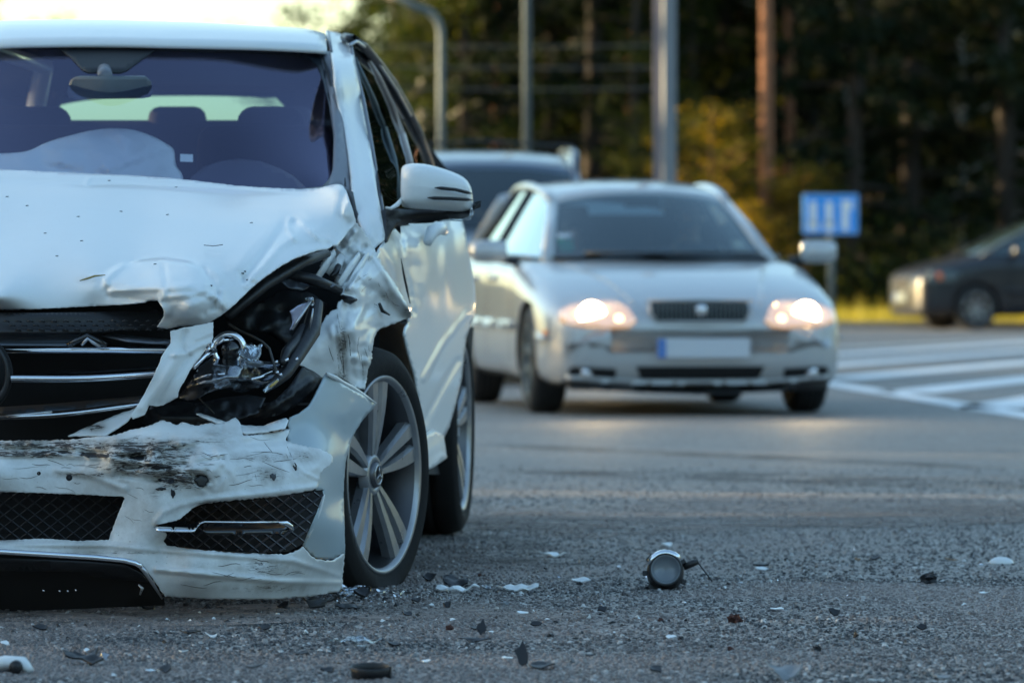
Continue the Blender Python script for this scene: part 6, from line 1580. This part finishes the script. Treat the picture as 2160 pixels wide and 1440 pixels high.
W_, K_ = LAT, BP
S_ = [  # px, py, w, h, mat, label, thickness, curl, standing height
 (672, 1284, 75, 24, K_, 'dark folded plastic piece at the torn end of the white bumper', .004, .2, .012),
 (720, 1258, 90, 14, M['clear'], 'glassy grey splinter plate beneath the bumper corner', .004, .1, .0),
 (748, 1256, 70, 18, M['chrome'], 'crumpled bright chrome scrap before the front tyre', .003, .3, .008),
 (765, 1262, 34, 18, K_, 'small black cap-like scrap before the front tyre', .006, .2, .010),
 (806, 1252, 30, 8, M['chrome'], 'chrome flake just right of the crumpled chrome scrap', .003, .3, .0),
 (838, 1256, 26, 8, M['chrome'], 'outermost chrome flake right of the front tyre', .003, .4, .0),
 (745, 1286, 60, 5, K_, 'thin black strip on the road below the front tyre', .003, .1, .0),
 (955, 1240, 58, 16, K_, 'black torn scrap behind the long white splinter', .005, .2, .016),
 (968, 1250, 80, 7, W_, 'long white splinter in front of the black torn scrap', .003, .1, .002),
 (1025, 1246, 18, 10, M['clear'], 'small clear chip at the tip of the long white splinter', .004, .1, .004),
 (1098, 1248, 84, 8, W_, 'narrow white paint strip lying alone left of the broken fog lamp', .003, .05, .0),
 (1168, 1175, 56, 7, W_, 'pale splinter on the road beyond the narrow white strip', .003, .2, .0),
 (1222, 1228, 50, 6, W_, 'thin pale sliver between the white strip and the broken fog lamp', .002, .1, .0),
 (1408, 1154, 28, 7, W_, 'pale chip on the road just beyond the broken fog lamp', .003, .3, .002),
 (1603, 1196, 34, 7, K_, 'flat black slab with a white edge right of the broken fog lamp', .005, .0, .004),
 (1606, 1203, 40, 4, W_, 'white sliver in front of the flat black slab', .002, .0, .0),
 (1845, 1182, 24, 7, K_, 'small black chip on the road behind the torn black piece', .004, .2, .004),
 (1100, 1296, 26, 6, W_, 'small white oval chip on the dusty road, centre', .002, .1, .0),
 (945, 1283, 18, 10, K_, 'small curled black hook of plastic on dusty asphalt', .003, .5, .010),
 (750, 1358, 110, 7, M['clear'], 'long clear glass splinter on the near road, left of centre', .003, .05, .0),
 (760, 1366, 26, 5, M['clear'], 'short clear splinter beneath the long glass one', .003, .05, .0),
 (832, 1364, 28, 8, K_, 'black crumb at the right end of the long glass splinter', .003, .2, .002),
 (1000, 1355, 66, 5, K_, 'thin dark sliver below the upright black fin', .002, .1, .0),
 (1018, 1342, 22, 22, K_, 'small upright black fin standing on the road', .003, .0, .020),
 (1010, 1330, 30, 8, K_, 'flat black flake behind the upright black fin', .003, .1, .0),
 (1036, 1336, 14, 4, W_, 'tiny white chip right of the upright black fin', .002, .1, .0),
 (1100, 1406, 30, 34, K_, 'upright black plastic stub near the bottom centre', .006, .0, .028),
 (1142, 1412, 76, 12, K_, 'black blade-shaped scrap attached beside the upright stub', .003, .3, .002),
 (1068, 1390, 28, 5, W_, 'white chip left of the upright black stub', .002, .0, .0),
 (898, 1398, 20, 5, W_, 'white chip between the black ring and the upright stub', .002, .1, .0),
 (1660, 1436, 76, 24, GR, 'dark grey torn flap at the bottom edge right of centre', .003, .6, .014),
 (1415, 1348, 24, 6, W_, 'pale chip on the coarse asphalt below the broken fog lamp', .002, .1, .0),
 (1640, 1287, 26, 4, W_, 'faint white sliver on the road right of the rusty lump', .002, .1, .0),
 (2073, 1253, 18, 4, W_, 'tiny blue-white chip at the far right below the white shell', .002, .1, .0),
 (180, 1402, 82, 18, K_, 'long black torn piece on the near road, lower left', .004, .2, .012),
 (222, 1396, 16, 7, M['chromedirty'], 'bright tip on the long black torn piece', .003, .3, .010),
 (405, 1338, 44, 7, K_, 'flat black flake on the dusty road, left', .003, .15, .002),
 (448, 1346, 26, 6, W_, 'white chip right of the flat black flake', .002, .4, .002),
 (385, 1376, 20, 5, W_, 'small white chip below the flat black flake', .002, .2, .0),
 (182, 1376, 16, 5, W_, 'small white chip behind the long black torn piece', .002, .1, .002),
 (10, 1362, 24, 8, W_, 'white chip at the left edge behind the bulb holder', .002, .0, .004),
 (350, 1421, 34, 12, K_, 'black crumbled flake near the bottom left', .003, .2, .004),
 (320, 1418, 36, 4, M['clear'], 'thin glass sliver beside the black crumbled flake', .002, .1, .0),
 (240, 1428, 12, 5, W_, 'tiny white chip by the bottom edge, left', .002, .1, .0),
 (636, 1382, 26, 5, K_, 'small dark sliver left of the black ring', .002, .1, .0),
 (535, 1410, 30, 4, K_, 'thin black sliver at the bottom left of the ring', .002, .1, .0),
 (310, 1290, 40, 7, M['clear'], 'pale glassy flake just below the bumper edge, left', .003, .2, .002),
 (1985, 1432, 40, 6, GR, 'grey flake at the bottom right edge', .002, .2, .0),
 (1850, 1438, 30, 5, W_, 'pale sliver along the bottom right edge', .002, .1, .0),
 (1245, 1386, 22, 5, K_, 'small dark flake right of the upright stub', .002, .2, .0),
 (1810, 1183, 14, 4, CLAY, 'tan leaf-like flake far right beyond the torn black piece', .002, .2, .0),
 (2006, 1183, 34, 4, CLAY, 'long tan flake left of the white shell', .002, .2, .0),
]
for i, (px, py, w, h, m, lb, th, cu, tall) in enumerate(S_):
    nm = 'glass_splinter' if m in (M['clear'],) else ('plastic_shard' if m in (K_, GR) else ('chrome_scrap' if m in (M['chrome'], M['chromedirty']) else ('dry_leaf' if m is CLAY else 'white_chip')))
    shard(nm, px, py, w, h, m, lb, seed=i + 1, th=th, curl=cu, tall=tall)
L_ = [(948, 1328, 18, REDD, 'rust-red crumb on the dusty road below the wheel', 1), (1552, 1313, 28, REDD, 'dark rusty lump on the asphalt right of centre', 2), (1960, 1230, 34, BP, 'torn black clump on the road at the right', 3),
      (1658, 1182, 10, BP, 'tiny black pebble-like crumb beyond the flat black slab', 4), (1065, 1278, 18, GR, 'brownish stone just below the narrow white strip', 5), (1222, 1234, 12, BP, 'black crumb next to the thin pale sliver', 6),
      (873, 1386, 14, GR, 'grey pebble above the black ring', 7), (1160, 1344, 14, BP, 'dark crumb right of the upright fin', 8), (1205, 1398, 16, GR, 'grey stone right of the black blade-shaped scrap', 9), (1500, 1366, 12, BP, 'small dark stone low in the picture, centre right', 10),
      (1540, 1372, 14, REDD, 'reddish small stone low in the picture, centre right', 11), (1394, 1310, 12, REDD, 'reddish crumb below the broken fog lamp', 12), (1495, 1262, 9, BP, 'tiny black crumb right below the fog lamp cable', 13), (475, 1354, 8, BP, 'tiny black crumb right of the white chip on the left', 14),
      (1722, 1373, 20, BP, 'flat dark clod at the lower right', 15), (1436, 1350, 14, BP, 'black crumb touching the pale chip below the fog lamp', 16), (1012, 1215, 10, REDD, 'tiny brown crumb behind the white splinter', 17), (720, 1312, 8, BP, 'tiny black crumb on the dusty band below the bumper', 18)]
for px, py, w, m, lb, sd in L_:
    lump('stone' if m is GR else 'crumb', px, py, w, m, lb, sd, cat='stone' if m is GR else 'crumb', spikes=1.1 if w > 25 else .6)

# crumbs of glass, paint and plastic too small to pick apart
def crumbs(name, spots, mat, label, r0_, r1_, seed):
    q = np.random.default_rng(seed); b = MB()
    for px, py, sx, sy, n in spots:
        g_ = G(px, py)
        for x, y in zip(q.normal(g_.x, sx, n), q.normal(g_.y, sy, n)):
            r = q.uniform(r0_, r1_) * (1 if q.random() < .85 else 2)
            a = q.uniform(0, 6.28, 4); h = q.uniform(.3, 1.2) * r
            p = [(x + r * math.cos(t + j * 1.57), y + r * .8 * math.sin(t * .2 + j * 1.57), q.uniform(0, h)) for j, t in enumerate(a)]
            b.add(p + [(x, y, h * 1.3)], [[0, 1, 4], [1, 2, 4], [2, 3, 4], [3, 0, 4]])
    return tag(b.build(name, mat, None, smooth=False), label, kind='stuff')
crumbs('glass_crumbs', [(780, 1256, .12, .12, 150), (700, 1275, .16, .15, 90), (960, 1260, .3, .25, 60), (1200, 1230, .6, .6, 80), (420, 1290, .4, .2, 60), (1700, 1200, .5, .8, 120)], M['clear'], 'tiny glittering glass crumbs scattered under the broken corner', .0016, .0042, 3)
crumbs('paint_crumbs', [(780, 1262, .16, .14, 60), (980, 1300, .4, .3, 70), (500, 1320, .5, .3, 60), (1500, 1250, .6, .6, 50)], LAT, 'tiny white paint flakes scattered on the road', .0015, .0045, 4)
crumbs('plastic_crumbs', [(760, 1275, .2, .18, 110), (1000, 1320, .4, .35, 130), (450, 1330, .5, .3, 110), (1500, 1330, .6, .5, 120), (1080, 1230, .3, .5, 80)], BP, 'tiny black plastic crumbs scattered on the road', .002, .0055, 5)
